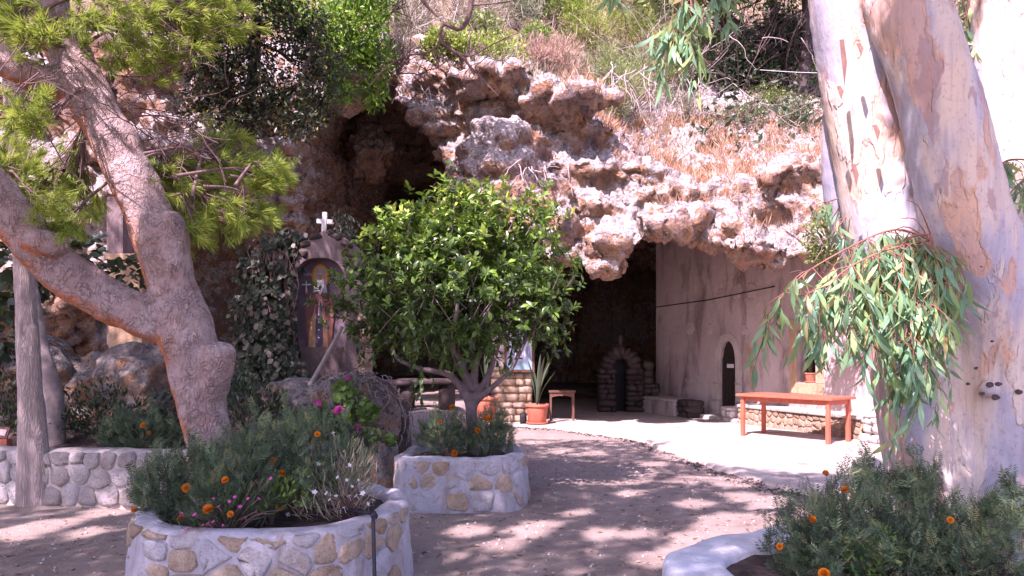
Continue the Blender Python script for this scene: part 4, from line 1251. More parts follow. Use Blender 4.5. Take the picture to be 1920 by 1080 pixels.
paint('beard', [(585, 517), (589, 520.5), (592, 519.5), (595, 520.5), (599, 517), (600, 530), (596, 541), (592, 548), (588, 541), (584, 530)], (.46, .44, .47), 9)
for x in (588, 592, 596): paint('beard_line', [(x, 524), (x + .9, 524), (592.4, 545), (591.8, 545)], (.25, .23, .27), 10)
paint('sleeve', [(563, 566), (572, 552), (578, 570), (572, 592), (564, 600)], (.22, .10, .08), 5)
paint('hand', ell(565.5, 541, 3, 5.5, 12), (.42, .27, .18), 6)
paint('hand', ell(614, 582, 4.5, 8, 12), (.42, .27, .18), 6)
paint('held_cross', [(564, 521), (566, 521), (566, 527), (574, 526.5), (574, 529.5), (566, 529.5), (566, 541), (564, 541), (564, 529.5), (556, 529.5), (556, 527), (564, 527)], (.66, .64, .66), 7)
for (x0, y0, n_) in ((560, 511, 5), (609, 518, 7), (609, 526, 6)):     # faded lettering either side of the halo
    for i in range(n_):
        x = x0 + i * 3.1
        paint('letter', [(x, y0), (x + .9, y0), (x + .9, y0 - 5), (x, y0 - 5)], (.50, .48, .54), 3)
        if i % 2 == 0: paint('letter', [(x + .9, y0 - 4.1), (x + 2.4, y0 - 4.1), (x + 2.4, y0 - 5), (x + .9, y0 - 5)], (.50, .48, .54), 3)
        if i % 3 == 1: paint('letter', [(x + .9, y0 - .9), (x + 2.4, y0 - .9), (x + 2.4, y0), (x + .9, y0)], (.50, .48, .54), 3)

# leaning pole by the shrine
a0, a1 = P(548, 775, 9.0), P(642, 612, 9.0)
LP = MB().add(*tube(spline([a0 - (a1 - a0) * .12, a0 * .5 + a1 * .5 + (.012, 0, -.01), a1], 12), np.linspace(.030, .024, 12), 9)).obj('leaning_pole', M['grey_pole'], None, True)
tag(LP, 'grey wooden pole leaning across the front of the shrine', 'pole')

# ochre pier and small sign on the left
OP = thing('plaster_pier', tuple(P(243, 655, 11.6)), 'ochre plastered pier standing behind the fork of the pine', 'pier')
link('shaft', bevel_box('shaft', .52, .4, 1.5, M['ochre'], .03), OP, (.03, 0, .60))
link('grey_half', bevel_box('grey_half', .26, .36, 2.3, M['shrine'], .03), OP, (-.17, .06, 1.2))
link('cap', bevel_box('cap', .62, .48, .10, M['ochre'], .02), OP, (.03, 0, 1.41))
SG = thing('garden_sign', tuple(P(4, 845, 8.3)), 'small brown sign board on a post above the terrace wall', 'sign')
link('board', bevel_box('board', .15, .02, .13, M['old_wood'], .006), SG, (0, 0, .20), (-.3, .12, 0))
link('paper', bevel_box('paper', .10, .006, .07, plain('sign_paper', (.50, .40, .38), .2, 20), .001), SG, (.003, -.0135, .205), (-.3, .12, 0))
link('lower_board', bevel_box('lower_board', .16, .10, .13, M['terracotta'], .006), SG, (-.01, .02, .065))

# ------------------------------------------------------------------ trunks grown as one skin
def trunk_mesh(name, chains, h, mat, k=.05, rough=None, blobs=(), pad=.12, parent=None, origin=None, zmin=None):
    """chains: lists of (x,y,z,r); a smooth union of tapering limbs"""
    A = np.concatenate([np.array(c, float) for c in chains])
    lo = (A[:, :3] - A[:, 3:]).min(0) - pad; hi = (A[:, :3] + A[:, 3:]).max(0) + pad
    if zmin is not None: lo[2] = zmin
    ax = [np.arange(lo[i], hi[i], h) for i in range(3)]
    X, Y, Z = [a.astype(np.float32).reshape([-1 if i == j else 1 for j in range(3)]) for i, a in enumerate(ax)]
    f = np.full((len(ax[0]), len(ax[1]), len(ax[2])), 9.0, np.float32)
    def smin(a, b, kk):
        t = np.clip(.5 + .5 * (a - b) / kk, 0, 1)
        return a * (1 - t) + b * t - kk * t * (1 - t)
    for c in chains:
        c = np.array(c, float)
        n = max(len(c) * 3, 8)
        s_ = spline(c, n)
        g = np.full_like(f, 9.0)
        for a, b in zip(s_[:-1], s_[1:]):
            e = b[:3] - a[:3]; L2 = max((e ** 2).sum(), 1e-9)
            m = max(a[3], b[3]) + .45
            sl = []
            for q in range(3):
                l0, l1 = min(a[q], b[q]) - m, max(a[q], b[q]) + m
                sl.append(slice(max(0, int((l0 - lo[q]) / h)), max(1, int((l1 - lo[q]) / h) + 2)))
            sl = tuple(sl)
            x, y, z = X[sl[0]], Y[:, sl[1]], Z[:, :, sl[2]]
            t = np.clip(((x - a[0]) * e[0] + (y - a[1]) * e[1] + (z - a[2]) * e[2]) / L2, 0, 1)
            d = np.sqrt((x - a[0] - t * e[0]) ** 2 + (y - a[1] - t * e[1]) ** 2 + (z - a[2] - t * e[2]) ** 2) - (a[3] + (b[3] - a[3]) * t)
            g[sl] = np.minimum(g[sl], d)
        f = smin(f, g, k)
    for c, r in blobs:
        g = (np.sqrt((X - c[0]) ** 2 + (Y - c[1]) ** 2 + (Z - c[2]) ** 2) - r)
        f = smin(f, g, k)
    V, Q = surface_nets(f, (ax[0][0], ax[1][0], ax[2][0]), h)
    o = MB().add(V, Q=Q, rnd=.5).obj(name, mat, parent, True)
    if rough is not None: displace(o.data, rough)
    if origin is not None:
        co = np.empty(len(o.data.vertices) * 3); o.data.vertices.foreach_get('co', co)
        o.data.vertices.foreach_set('co', (co.reshape(-1, 3) - np.asarray(origin)).ravel()); o.data.update()
    return o

def ch(px, d=None):
    """chain from (px, py, d, half width in photo pixels)"""
    return [(*P(x, y, dd), r * dd / FPX) for x, y, dd, r in px]

# sunlit targets: nothing in the shading crowns may stand between these and the sun
SUNLIT = [(G(1500, 850), 1.7), (G(1350, 850), .9), (G(1300, 815), 1.0), (np.array([5.0, 13.3, .6]), 1.6), (np.array([6.9, 12.0, .8]), 1.6), (P(860, 470, 8.0), .62), (P(960, 490, 8.0), .62), (P(760, 500, 8.0), .45), (P(1020, 560, 8.0), .4),
          (P(880, 390, 8.0), .5), (np.array([3.5, 14, 4.6]), 2.2), (np.array([1.2, 14.3, 5.2]), 1.5), (np.array([.6, 14.3, 6.8]), 1.4), (np.array([-1.4, 14.5, 7.6]), 1.0), (np.array([5.5, 14, 4.6]), 2.0), (np.array([2.0, 15.5, 8]), 2.5), (np.array([.3, 17, 9]), 3.0),
          (P(1580, 200, 5.2), .26), (P(1610, 380, 5.2), .26), (P(1600, 290, 5.2), .26), (P(1640, 480, 5.2), .2), (P(1870, 120, 5.6), .25), (P(1880, 280, 5.6), .2), (P(1600, 600, 4.9), .4), (P(1560, 40, 5.3), .4), (P(1700, 700, 4.9), .25),
          (P(680, 100, 13.5), .9), (P(620, 60, 13.5), .8), (P(400, 40, 6.0), .35), (P(470, 350, 6.3), .42), (P(340, 345, 6.2), .3), (P(110, 380, 6.2), .38), (P(250, 60, 5.9), .3), (P(50, 200, 5.3), .3)]
for (x, y, r) in ((1380, 985, .30), (1330, 1010, .22), (1460, 960, .22), (1290, 1040, .18), (1420, 935, .25), (1180, 925, .08), (880, 995, .10), (1010, 985, .10), (1080, 960, .08), (990, 1000, .09), (1300, 945, .12), (100, 985, .14), (200, 960, .12), (40, 1000, .14), (160, 1000, .09),
                  (1010, 830, .14), (1110, 850, .12), (1050, 845, .12), (1150, 880, .10), (1290, 900, .16), (1220, 870, .12), (1370, 905, .2), (1060, 870, .09), (970, 885, .10), (940, 1025, .07), (1200, 1000, .08), (1230, 1050, .10), (1120, 1000, .08), (1500, 990, .25)):
    SUNLIT.append((G(x, y), r))
def in_sun_way(p, slack=0.0):
    """True for points whose shadow would fall on a sunlit target"""
    p = np.asarray(p, float); bad = np.zeros(len(p), bool)
    for c, r in SUNLIT:
        w = np.asarray(c) - p
        t = w @ SUN_L
        d = np.linalg.norm(w - t[:, None] * SUN_L, axis=1)
        bad |= (t > .1) & (d < r + slack)
    return bad

# ------------------------------------------------------------------ needle tufts
def needles(mb, pos, axis, n, length, width, spread=.95, rnd=None):
    pos = np.repeat(pos, n, 0); ax = np.repeat(axis / np.linalg.norm(axis, axis=1, keepdims=True), n, 0)
    d = ax + unit(len(pos)) * spread * rng.random((len(pos), 1)) ** .5
    d /= np.linalg.norm(d, axis=1, keepdims=True)
    L = length * rng.uniform(.7, 1.1, len(pos))
    tV = np.array([(-width, 0, 0), (width, 0, 0), (width * .3, .7, .02), (0, 1, -.02)]) * np.array([1 / length, 1, 1])
    scatter(mb, tV, [(0, 1, 2), (0, 2, 3)], pos - ax * rng.random((len(pos), 1)) * .035, d, unit(len(pos)), L, rnd=None if rnd is None else np.repeat(rnd, n))

# ------------------------------------------------------------------ the leaning pine
PD = 5.8
PT = thing('pine_tree', tuple(P(405, 935, PD)), 'leaning pine with forked reddish trunk growing from the front planter', 'tree')
o0 = np.array(PT.location)
main = ch([(412, 960, PD, 42.3), (400, 860, PD, 40.5), (378, 760, PD, 42.3), (362, 670, PD, 47.8), (345, 610, PD, 51.5), (322, 540, PD, 42.3), (292, 440, PD, 41.4), (252, 340, PD + .05, 41.4), (205, 250, PD + .1, 41.4), (152, 150, PD + .15, 40.5), (112, 60, PD + .2, 35.0), (70, -60, PD + .2, 31.3), (20, -260, PD + .1, 25.8), (-40, -470, PD, 18.4)])
left = ch([(345, 610, PD, 46.0), (280, 595, PD - .03, 40.5), (200, 562, PD - .1, 39.6), (120, 510, PD - .2, 39.6), (50, 440, PD - .35, 39.6), (-20, 350, PD - .5, 40.5), (-110, 230, PD - .6, 35.0), (-220, 60, PD - .7, 27.6), (-300, -150, PD - .8, 20.2)])
side = ch([(150, 150, PD + .12, 34), (90, 152, PD, 27), (30, 130, PD - .15, 24), (-60, 90, PD - .3, 20)])
stub1 = ch([(318, 500, PD - .03, 38), (320, 450, PD - .04, 33), (318, 420, PD - .05, 27)])
stub2 = ch([(395, 720, PD - .05, 36), (405, 685, PD - .10, 34), (412, 668, PD - .12, 28)])
def bark_rough(co, no): return .016 * fbm(co * np.array([1, 1, .5]), 9, 3, 61) + .010 * (cell(co * np.array([1, 1, .5]), 16, 62) - .4)
trunk_mesh('trunk', [main, left, side, stub1, stub2], .024, M['pine_bark'], .045, bark_rough,
           [(P(85, 455, PD - .45), .09), (P(110, 462, PD - .40), .075), (P(62, 448, PD - .45), .07), (P(325, 582, PD - .13), .07), (P(412, 700, PD - .12), .05)], parent=PT, origin=o0)
twigs = MB(); ndl = MB()
SPRAYS = [  # start px,py on the limb, end px,py, depth, tufts, spread px
    ((130, 90), (60, 70), 5.5, 22, 45), ((110, 60), (30, 30), 5.6, 19, 45), ((60, 140), (50, 210), 5.3, 22, 45), ((150, 170), (60, 230), 5.2, 14, 30), ((80, 20), (160, 40), 5.6, 16, 45),
    ((90, -30), (260, 30), 5.8, 36, 60), ((90, -40), (340, 60), 6.0, 36, 55), ((100, -60), (420, 30), 6.2, 47, 45), ((140, 60), (230, 100), 5.9, 22, 45), ((150, 90), (300, 120), 6.2, 19, 40), ((120, 0), (220, 20), 5.5, 19, 45),
    ((160, 170), (110, 330), 6.3, 30, 50), ((200, 260), (140, 370), 6.2, 30, 45), ((120, 320), (60, 380), 6.2, 28, 40), ((230, 320), (120, 420), 5.6, 22, 40), ((20, 350), (30, 300), 5.9, 19, 40), ((20, 330), (80, 390), 5.5, 11, 30),
    ((240, 280), (330, 330), 6.2, 36, 50), ((260, 300), (380, 350), 6.3, 39, 50), ((270, 330), (300, 390), 6.1, 30, 40), ((260, 290), (440, 300), 6.5, 33, 45), ((320, 330), (410, 400), 6.2, 22, 35),
    ((330, 330), (500, 340), 6.4, 36, 32), ((380, 350), (490, 400), 6.3, 30, 28), ((440, 350), (520, 320), 6.3, 22, 22), ((430, 330), (455, 430), 6.2, 19, 22), ((300, 380), (370, 440), 6.0, 14, 25), ((360, 370), (400, 265), 6.6, 19, 40)]
for (sx, sy), (ex, ey), d, n, sp in SPRAYS:
    s, e = P(sx, sy, PD + .05), P(ex, ey, d)
    mid = (s + e) / 2 + (0, 0, .12) + rng.normal(size=3) * .05
    sp_ = spline([s, mid, e], 14)
    twigs.add(*tube(sp_, np.linspace(.016, .005, 14), 5, False))
    q = np.stack([rng.normal(size=n) * sp * .6, rng.normal(size=n) * sp * .5], 1)
    tp = np.array([P(ex + a, ey + b, d + rng.normal() * .16) for a, b in q])
    for t in tp:
        j = sp_[rng.integers(6, 14)]
        m = (j + t) / 2 + (0, 0, -.03) + rng.normal(size=3) * .02
        twigs.add(*tube(spline([j, m, t], 5), np.linspace(.0055, .003, 5), 4, False))
    ax = (tp - e) * .8 + (e - s) * .35 / np.linalg.norm(e - s) + rng.normal(size=(n, 3)) * .12 + (0, 0, .05)
    needles(ndl, tp, ax, 52, .12, .0019, .85, rnd=np.clip(rng.random(n) * .75 + .12, 0, 1))
    needles(ndl, tp - ax * .25, ax, 20, .11, .0019, .9, rnd=np.clip(rng.random(n) * .6, 0, 1))
for k_ in range(34):   # bare twigs
    s = P(rng.uniform(180, 330), rng.uniform(130, 330), 6.0)
    grow(twigs, s, (1, rng.normal() * .4, rng.normal() * .5 - .1), rng.uniform(.35, .8), .006, 2, .5, (1, 2), 4, .1)
for k_ in range(12):
    s = P(rng.uniform(0, 110), rng.uniform(0, 230), 5.4)
    grow(twigs, s, (rng.normal(), rng.normal() * .4, -.3 + rng.normal() * .5), rng.uniform(.3, .6), .006, 2, .5, (1, 2), 4, .1)
# the crown above the picture, which shades the court
def crown_points(c, r, n, keep_frame_out=True):
    u = unit(n) * (rng.random(n) ** .4)[:, None]
    p = np.asarray(c) + u * np.asarray(r)
    ok = ~in_sun_way(p, .12)
    if keep_frame_out:
        d = np.maximum(p[:, 1], .3)
        infr = (np.abs(p[:, 0]) < .72 * d + .3) & (p[:, 2] < EYE + 660 / FPX * d + .25) & (p[:, 1] > .3)
        ok &= ~infr
    ok &= p[:, 2] > 3.4
    return p[ok]
cr = MB()
def crown(mb, c, r, n, L=.19, w=.007, nn=16):
    p = crown_points(c, r, n)
    ax = (p - np.asarray(c)) * .5 + rng.normal(size=p.shape) + (0, 0, .4)
    needles(mb, p, ax, nn, L, w, 1.2)
    return p
p1_ = crown(cr, (-3.2, 5.0, 6.9), (4.4, 3.6, 2.0), 9000)
for q in p1_[::60]:
    b = np.array([*P(60, -60, PD + .2)]) + (0, 0, .3)
    twigs.add(*tube(spline([b, (b + q) / 2 + (0, 0, .5), q], 8), np.linspace(.03, .006, 8), 4, False))
twigs.obj('twigs', M['twig_dark'], PT, True, origin=o0)['kind'] = 'stuff'
nd = ndl.obj('foliage', M['needle'], PT, origin=o0); nd['kind'] = 'stuff'
cw = cr.obj('crown', M['needle'], PT, origin=o0); cw['kind'] = 'stuff'

# a second pine beside the photographer, unseen, added so its crown shades the court
P2 = thing('pine_tree', (-6.3, -.8, 0), 'tall unseen pine added left of the viewpoint to shade the forecourt', 'tree')
trunk_mesh('trunk', [[(0, 0, -.2, .26), (.1, .1, 2, .22), (.3, .2, 4.5, .19), (.8, .4, 7, .13), (1.2, .6, 8.6, .06)], [(.3, .2, 4.5, .13), (1.6, .8, 6, .09), (3.2, 1.4, 7.2, .05)]], .05, M['pine_bark'], .06, parent=P2)
cr = MB()
crown(cr, (-4.6, -.2, 7.6), (4.6, 4.0, 1.9), 8000)
crown(cr, (-.6, .6, 8.2), (3.0, 3.0, 1.3), 3800)
crown(cr, (-6.8, 1.6, 7.6), (3.0, 2.8, 1.4), 4200)
crown(cr, (-9.0, 5.6, 7.8), (3.0, 3.2, 1.6), 4200)
cw = cr.obj('crown', M['needle'], P2, origin=(-6.3, -.8, 0)); cw['kind'] = 'stuff'

# ------------------------------------------------------------------ grey twin trunk and slim trunk on the left
TW = thing('cypress_tree', tuple(G(66, 948)), 'straight grey twin trunk standing in front of the terrace wall', 'tree')
dd = G(66, 948)[1]; o1 = np.array(TW.location)
trunk_mesh('trunk', [ch([(54, 952, dd, 20), (52, 900, dd, 19), (56, 800, dd, 19), (54, 700, dd, 19), (50, 600, dd + .05, 18), (44, 480, dd + .1, 17), (36, 350, dd + .2, 16), (20, 150, dd + .3, 14), (0, -150, dd + .4, 11)]),
                     ch([(76, 950, dd, 16), (76, 880, dd - .02, 16), (70, 800, dd, 15), (64, 720, dd, 14), (62, 620, dd, 10)])], .02, M['cedar_bark'], .025,
           lambda co, no: .008 * fbm(co * np.array([1, 1, .2]), 24, 3, 65), parent=TW, origin=o1)
lf = MB()
lob = [(P(-40, -200, dd + .3), (1.1, 1.1, 1.5)), (P(0, -450, dd + .4), (.9, .9, 1.4)), (P(10, 60, dd + 1.6), (.7, .6, .7))]
p, u = blob_points(lob, 5000); scatter(lf, *LEAF2, p, u + unit(len(p)), unit(len(p)), .10)
f_ = lf.obj('foliage', M['dark_leaf'], TW, origin=o1); f_['kind'] = 'stuff'
SL = thing('sapling', tuple(P(105, 815, 8.6)), 'slim smooth curved trunk behind the twin trunk on the terrace', 'tree')
trunk_mesh('trunk', [ch([(106, 830, 8.6, 17), (104, 790, 8.6, 16), (100, 740, 8.6, 16), (88, 690, 8.6, 15), (74, 640, 8.7, 14), (62, 560, 8.8, 12), (40, 430, 9, 10)])], .022, M['smooth_bark'], .02,
           lambda co, no: .006 * fbm(co, 12, 2, 66), parent=SL, origin=np.array(SL.location))
lf = MB()
p, u = blob_points([(P(60, 500, 9.4), (.45, .4, .35)), (P(120, 470, 9.8), (.5, .4, .3)), (P(20, 560, 9.4), (.35, .3, .3)), (P(240, 520, 9.8), (.35, .3, .25)), (P(10, 640, 9.2), (.2, .3, .4))], 700)
scatter(lf, *LEAF_WIDE, p, u + unit(len(p)) * .8 + (0, 0, -.5), unit(len(p)) + (0, 0, 1.2), rng.uniform(.08, .18, len(p)))
lf.obj('foliage', M['dark_leaf'], SL, origin=np.array(SL.location))['kind'] = 'stuff'

# ------------------------------------------------------------------ eucalyptus
ED = 5.3
ET = thing('eucalyptus_tree', tuple(P(1800, 990, ED)), 'massive multi stemmed eucalyptus with peeling cream and salmon bark at right', 'tree')
o2 = np.array(ET.location)
stems = [ch([(1770, 1010, ED, 120), (1760, 900, ED, 92), (1735, 760, ED, 86), (1712, 600, ED + .06, 85), (1676, 440, ED + .1, 84), (1648, 300, ED + .12, 80), (1622, 150, ED + .12, 76), (1594, 0, ED + .1, 72), (1570, -200, ED + .1, 66), (1520, -480, ED + .2, 52), (1450, -800, ED + .3, 36)]),
         ch([(1880, 1010, ED - .05, 150), (1880, 900, ED - .05, 125), (1875, 760, ED - .08, 112), (1868, 620, ED - .16, 98), (1826, 470, ED - .30, 84), (1793, 330, ED - .38, 73), (1757, 180, ED - .38, 68), (1709, 40, ED - .34, 69), (1660, -100, ED - .1, 66), (1610, -350, ED, 54), (1640, -700, ED, 36)]),
         ch([(1950, 1000, ED + .1, 120), (1950, 760, ED + .15, 100), (1940, 560, ED + .25, 82), (1915, 400, ED + .35, 66), (1895, 240, ED + .4, 60), (1884, 80, ED + .45, 60), (1880, -150, ED + .5, 54), (1900, -500, ED + .5, 38)]),
         ch([(1700, 700, ED + .35, 60), (1650, 520, ED + .45, 58), (1608, 380, ED + .5, 56), (1594, 260, ED + .5, 50), (1610, 120, ED + .45, 46), (1650, -60, ED + .4, 40), (1720, -350, ED + .4, 30)])]
ETR = trunk_mesh('trunk', stems, .026, M['gum_bark'], .008, lambda co, no: .012 * fbm(co * np.array([1, 1, .35]), 4, 3, 67) + .004 * fbm(co, 14, 2, 68),
           [(P(1745, 700, ED - .28), .10), (P(1850, 730, ED - .42), .06)], parent=ET, origin=o2, zmin=-.1)
for (x, y, hh) in ((1578, 120, 46), (1609, 95, 14), (1572, 175, 14), (1600, 330, 22), (1640, 250, 16)):  # strips of bark peeling off the lit stem
    p0_ = P(x, y - hh, ED - .335); p1_ = P(x + 3, y + hh, ED - .36)
    w = np.array([.012, -.006, 0])
    V = [p0_ - w, p0_ + w, (p0_ + p1_) / 2 + w * 1.2 + (0, -.03, 0), (p0_ + p1_) / 2 - w * 1.2 + (0, -.03, 0), p1_ + (0, -.02, 0), p0_ + (0, .008, 0), (p0_ + p1_) / 2 + (0, -.022, 0)]
    MB().add(V, [(3, 2, 4), (2, 3, 6), (0, 5, 3), (5, 1, 2), (2, 6, 5), (5, 6, 3), (3, 6, 4), (6, 2, 4)], [(0, 1, 2, 3)]).obj('bark_strip', M['old_wood'], ETR, origin=o2)
def scar(x, y, r, d):
    c = P(x, y, d)
    bm = bmesh.new(); bmesh.ops.create_icosphere(bm, subdivisions=2, radius=1)
    for v in bm.verts:
        q = np.array(v.co[:]); v.co = q * (1 + .35 * float(fbm(q[None] + x, 1.5, 2, 5)[0])) * np.array([r * 1.2, .007, r * .8])
    me = bpy.data.meshes.new('bark_scar'); bm.to_mesh(me); bm.free(); me.materials.append(M['dark_bark'])
    link('bark_scar', me, ETR, tuple(c - o2))
def surf_d(x, y):
    """depth of the trunk skin at a pixel, from the stem circles"""
    best = 99
    for c in stems:
        s_ = spline(np.array(c), 60)
        for q in s_:
            p = P(x, y, q[1])
            dx = np.hypot(p[0] - q[0], (p[2] - q[2]))
            if dx < q[3] * .98: best = min(best, q[1] - math.sqrt(q[3] ** 2 - dx ** 2))
    return best
for x, y, r in ((1855, 722, .022), (1868, 745, .024), (1842, 738, .016), (1872, 720, .02), (1790, 540, .008), (1905, 530, .008), (1840, 500, .006), (1895, 480, .006), (1860, 640, .010), (1830, 690, .012), (1815, 720, .012), (1910, 735, .02), (1770, 770, .012)):
    dsc = surf_d(x, y)
    if dsc < 50: scar(x, y, r, dsc)
# hanging leafy sprays
tw = MB(); gl = MB()
def spray(points, d, n_sub, leaf_n, L=.15, drop=.55, dj=.12, size=1.0):
    """a drooping branch given by photo pixels, with pendulous leafy twigs"""
    pts = spline([P(x, y, d + dz) for x, y, dz in points], 20)
    tw.add(*tube(pts, np.linspace(.008, .003, 20), 5, False))
    for k_ in range(n_sub):
        j = pts[rng.integers(3, 20)]
        dirv = np.array([rng.normal() * .5, rng.normal() * .35, -.6]); dirv /= np.linalg.norm(dirv)
        ln = drop * rng.uniform(.35, 1.0)
        q = spline([j, j + dirv * ln * .5 + (rng.normal() * .05, 0, .03), j + dirv * ln * .55 + (rng.normal() * .06, rng.normal() * .04, -ln * .5)], 9)
        tw.add(*tube(q, np.linspace(.0035, .0015, 9), 4, False))
        m = rng.integers(leaf_n // 2, leaf_n + 1)
        at = q[rng.integers(1, 9, m)]
        ax = np.stack([rng.normal(size=m) * .38, rng.normal(size=m) * .38, -np.abs(rng.normal(size=m) * .4) - .55], 1)
        scatter(gl, *LEAF_GUM, at, ax, unit(m), L * size * rng.uniform(.75, 1.4, m))
spray([(1745, 450, 0), (1680, 430, -.05), (1600, 460, -.1), (1500, 520, -.1), (1440, 590, -.1)], 4.85, 34, 15, drop=.50)
spray([(1745, 450, 0), (1660, 470, -.1), (1580, 510, -.2), (1530, 570, -.2)], 4.75, 30, 15, drop=.54)
spray([(1740, 440, 0), (1700, 450, -.1), (1650, 520, -.15), (1620, 600, -.15)], 4.8, 30, 15, drop=.55)
spray([(1745, 440, 0), (1740, 480, -.1), (1715, 560, -.2), (1695, 640, -.2)], 4.75, 28, 15, drop=.57)
spray([(1745, 440, 0), (1760, 500, -.15), (1750, 560, -.2), (1735, 600, -.2)], 4.75, 14, 11, drop=.36)
spray([(1690, 620, 0), (1690, 660, -.05), (1700, 720, -.05)], 4.72, 12, 12, drop=.42)
spray([(1290, -60, 0), (1280, 0, 0), (1270, 40, 0), (1255, 70, 0)], 4.9, 14, 12, L=.15, drop=.30)
spray([(1290, -40, 0), (1300, 40, 0), (1306, 100, 0), (1300, 120, 0)], 4.9, 9, 9, L=.15, drop=.26)
spray([(1430, -90, 0), (1370, -40, 0), (1345, -10, 0)], 5.0, 9, 9, drop=.22)
spray([(1170, -90, 0), (1160, -40, 0), (1150, -20, 0)], 5.0, 6, 8, drop=.16)
spray([(1800, -20, .5), (1815, 40, .5), (1822, 110, .5)], 5.3, 10, 9, drop=.32)
spray([(1930, 300, 0), (1890, 300, 0), (1865, 320, -.05)], 4.9, 10, 8, L=.13, drop=.3)
spray([(1930, 330, 0), (1905, 350, 0), (1880, 380, -.05)], 4.9, 6, 8, L=.13, drop=.2)
spray([(1600, 350, .3), (1575, 370, .3), (1545, 380, .3)], 5.3, 9, 8, L=.13, drop=.3)
spray([(1640, 330, .2), (1590, 400, .2), (1570, 430, .2)], 5.2, 5, 8, L=.12, drop=.2)
for s, e in (((1745, 455), (1690, 410)), ((1740, 450), (1660, 440)), ((1745, 440), (1700, 375))):
    tw.add(*tube(spline([P(*s, 4.9), P((s[0] + e[0]) / 2, (s[1] + e[1]) / 2 - 20, 4.8), P(*e, 4.75)], 8), np.linspace(.006, .002, 8), 4, False))
tw.obj('twigs', M['red_twig'], ET, True, origin=o2)['kind'] = 'stuff'
gl.obj('foliage', M['gum_leaf'], ET, origin=o2)['kind'] = 'stuff'
cr = MB()
for c, r, n in (((2.2, 5.0, 9.0), (3.0, 3.0, 1.8), 5200), ((4.4, 6.5, 8.4), (2.5, 2.5, 2.0), 3500), ((1.0, 1.6, 8.4), (2.4, 2.2, 1.2), 3600)):
    p = crown_points(c, r, n)
    scatter(cr, *LEAF_GUM, p, np.stack([rng.normal(size=len(p)) * .5, rng.normal(size=len(p)) * .5, -np.ones(len(p))], 1), unit(len(p)), .26)
# unseen leaves added to keep the middle stem and the tree's foot in shade
tgt = np.concatenate([[P(x, y, ED - .3) for x, y in ((1720, 40), (1760, 160), (1790, 300), (1820, 440), (1850, 560), (1880, 680), (1870, 800), (1760, 800), (1780, 620), (1900, 560), (1840, 700))]])
p = tgt[rng.integers(0, len(tgt), 2600)] - SUN_L * rng.uniform(4.2, 6.4, 2600)[:, None] + rng.normal(size=(2600, 3)) * .17
p = p[~in_sun_way(p, .06)]
scatter(cr, *LEAF_GUM, p, np.stack([rng.normal(size=len(p)) * .6, rng.normal(size=len(p)) * .6, -np.ones(len(p))], 1), unit(len(p)), .24)
cr.obj('crown', M['gum_leaf'], ET, origin=o2)['kind'] = 'stuff'

# ------------------------------------------------------------------ citrus tree
CD = 8.2
CT = thing('citrus_tree', tuple(P(886, 855, CD)), 'bushy rounded citrus tree with glossy green leaves in the middle planter', 'tree')
o3 = np.array(CT.location)
limbs = [ch([(888, 880, CD, 11.5), (886, 820, CD, 10.8), (884, 770, CD, 10.8), (886, 735, CD, 11.5)]),
         ch([(885, 760, CD, 10.1), (860, 720, CD, 7.2), (835, 700, CD, 6.5), (790, 692, CD, 5.0), (750, 675, CD, 4.3), (735, 655, CD, 3.6)]),
         ch([(886, 745, CD, 9.4), (868, 690, CD, 7.2), (850, 640, CD - .1, 5.8), (820, 570, CD - .1, 4.3), (780, 500, CD, 2.9)]),
         ch([(888, 745, CD, 8.6), (890, 690, CD, 7.2), (885, 630, CD, 6.5), (880, 540, CD, 4.3), (870, 440, CD, 2.9)]),
         ch([(890, 750, CD, 8.6), (915, 705, CD, 5.8), (930, 660, CD + .1, 5.0), (950, 590, CD, 3.6), (980, 480, CD, 2.9)]),
         ch([(893, 750, CD, 7.9), (930, 720, CD - .1, 5.0), (960, 690, CD, 4.3), (985, 640, CD, 3.6), (1030, 570, CD, 2.9)]),
         ch([(880, 720, CD + .1, 5.8), (900, 660, CD + .4, 5.0), (920, 580, CD + .6, 3.6)]), ch([(884, 730, CD - .1, 5.8), (850, 660, CD - .4, 5.0), (860, 560, CD - .6, 3.6)])]
trunk_mesh('trunk', limbs, .015, M['citrus_bark'], .025, lambda co, no: .004 * fbm(co, 14, 2, 69), parent=CT, origin=o3)
k8 = CD / FPX
lobes = [(P(x, y, CD + dz), (r * k8, r * k8 * .95, r * k8 * v)) for x, y, dz, r, v in
         ((860, 510, 0, 135, .95), (765, 480, 0, 95, .95), (955, 470, 0, 105, .9), (700, 570, 0, 75, .8), (1000, 560, 0, 75, .9), (865, 425, .1, 75, .95), (920, 575, -.3, 95, .75), (800, 600, -.3, 95, .75), (665, 530, 0, 42, .8), (1035, 500, 0, 42, 1),
          (900, 395, 0, 45, 1), (815, 405, 0, 45, 1), (985, 420, 0, 50, .9), (860, 560, .6, 130, .8), (780, 430, -.1, 50, 1), (990, 600, .1, 60, .5), (730, 620, .2, 65, .5))]
p, u = blob_points(lobes, 3900, .55)
kp = vnoise(p, 3.4, 77) + .5 * vnoise(p, 8, 78) > rng.uniform(-.75, .35, len(p))
p, u = p[kp], u[kp]
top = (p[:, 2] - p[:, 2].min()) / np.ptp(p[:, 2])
lv = MB(); tws = MB()
nL = 9
ax0 = u * .7 + rng.normal(size=p.shape) * .3 + (0, 0, .55)
ax0 /= np.linalg.norm(ax0, axis=1, keepdims=True)
ax0[top < .25, 2] -= 1.1
p = p + (u * np.array([1, 1, 1.2]) * (rng.random(len(p)) < .25)[:, None] * rng.uniform(.05, .24, len(p))[:, None])
tone = np.clip(.14 + .75 * top * rng.random(len(p)) + .3 * (rng.random(len(p)) < .35) * top, 0, 1)  # leaves lighter towards the top: young growth plus sunlight put into the colour
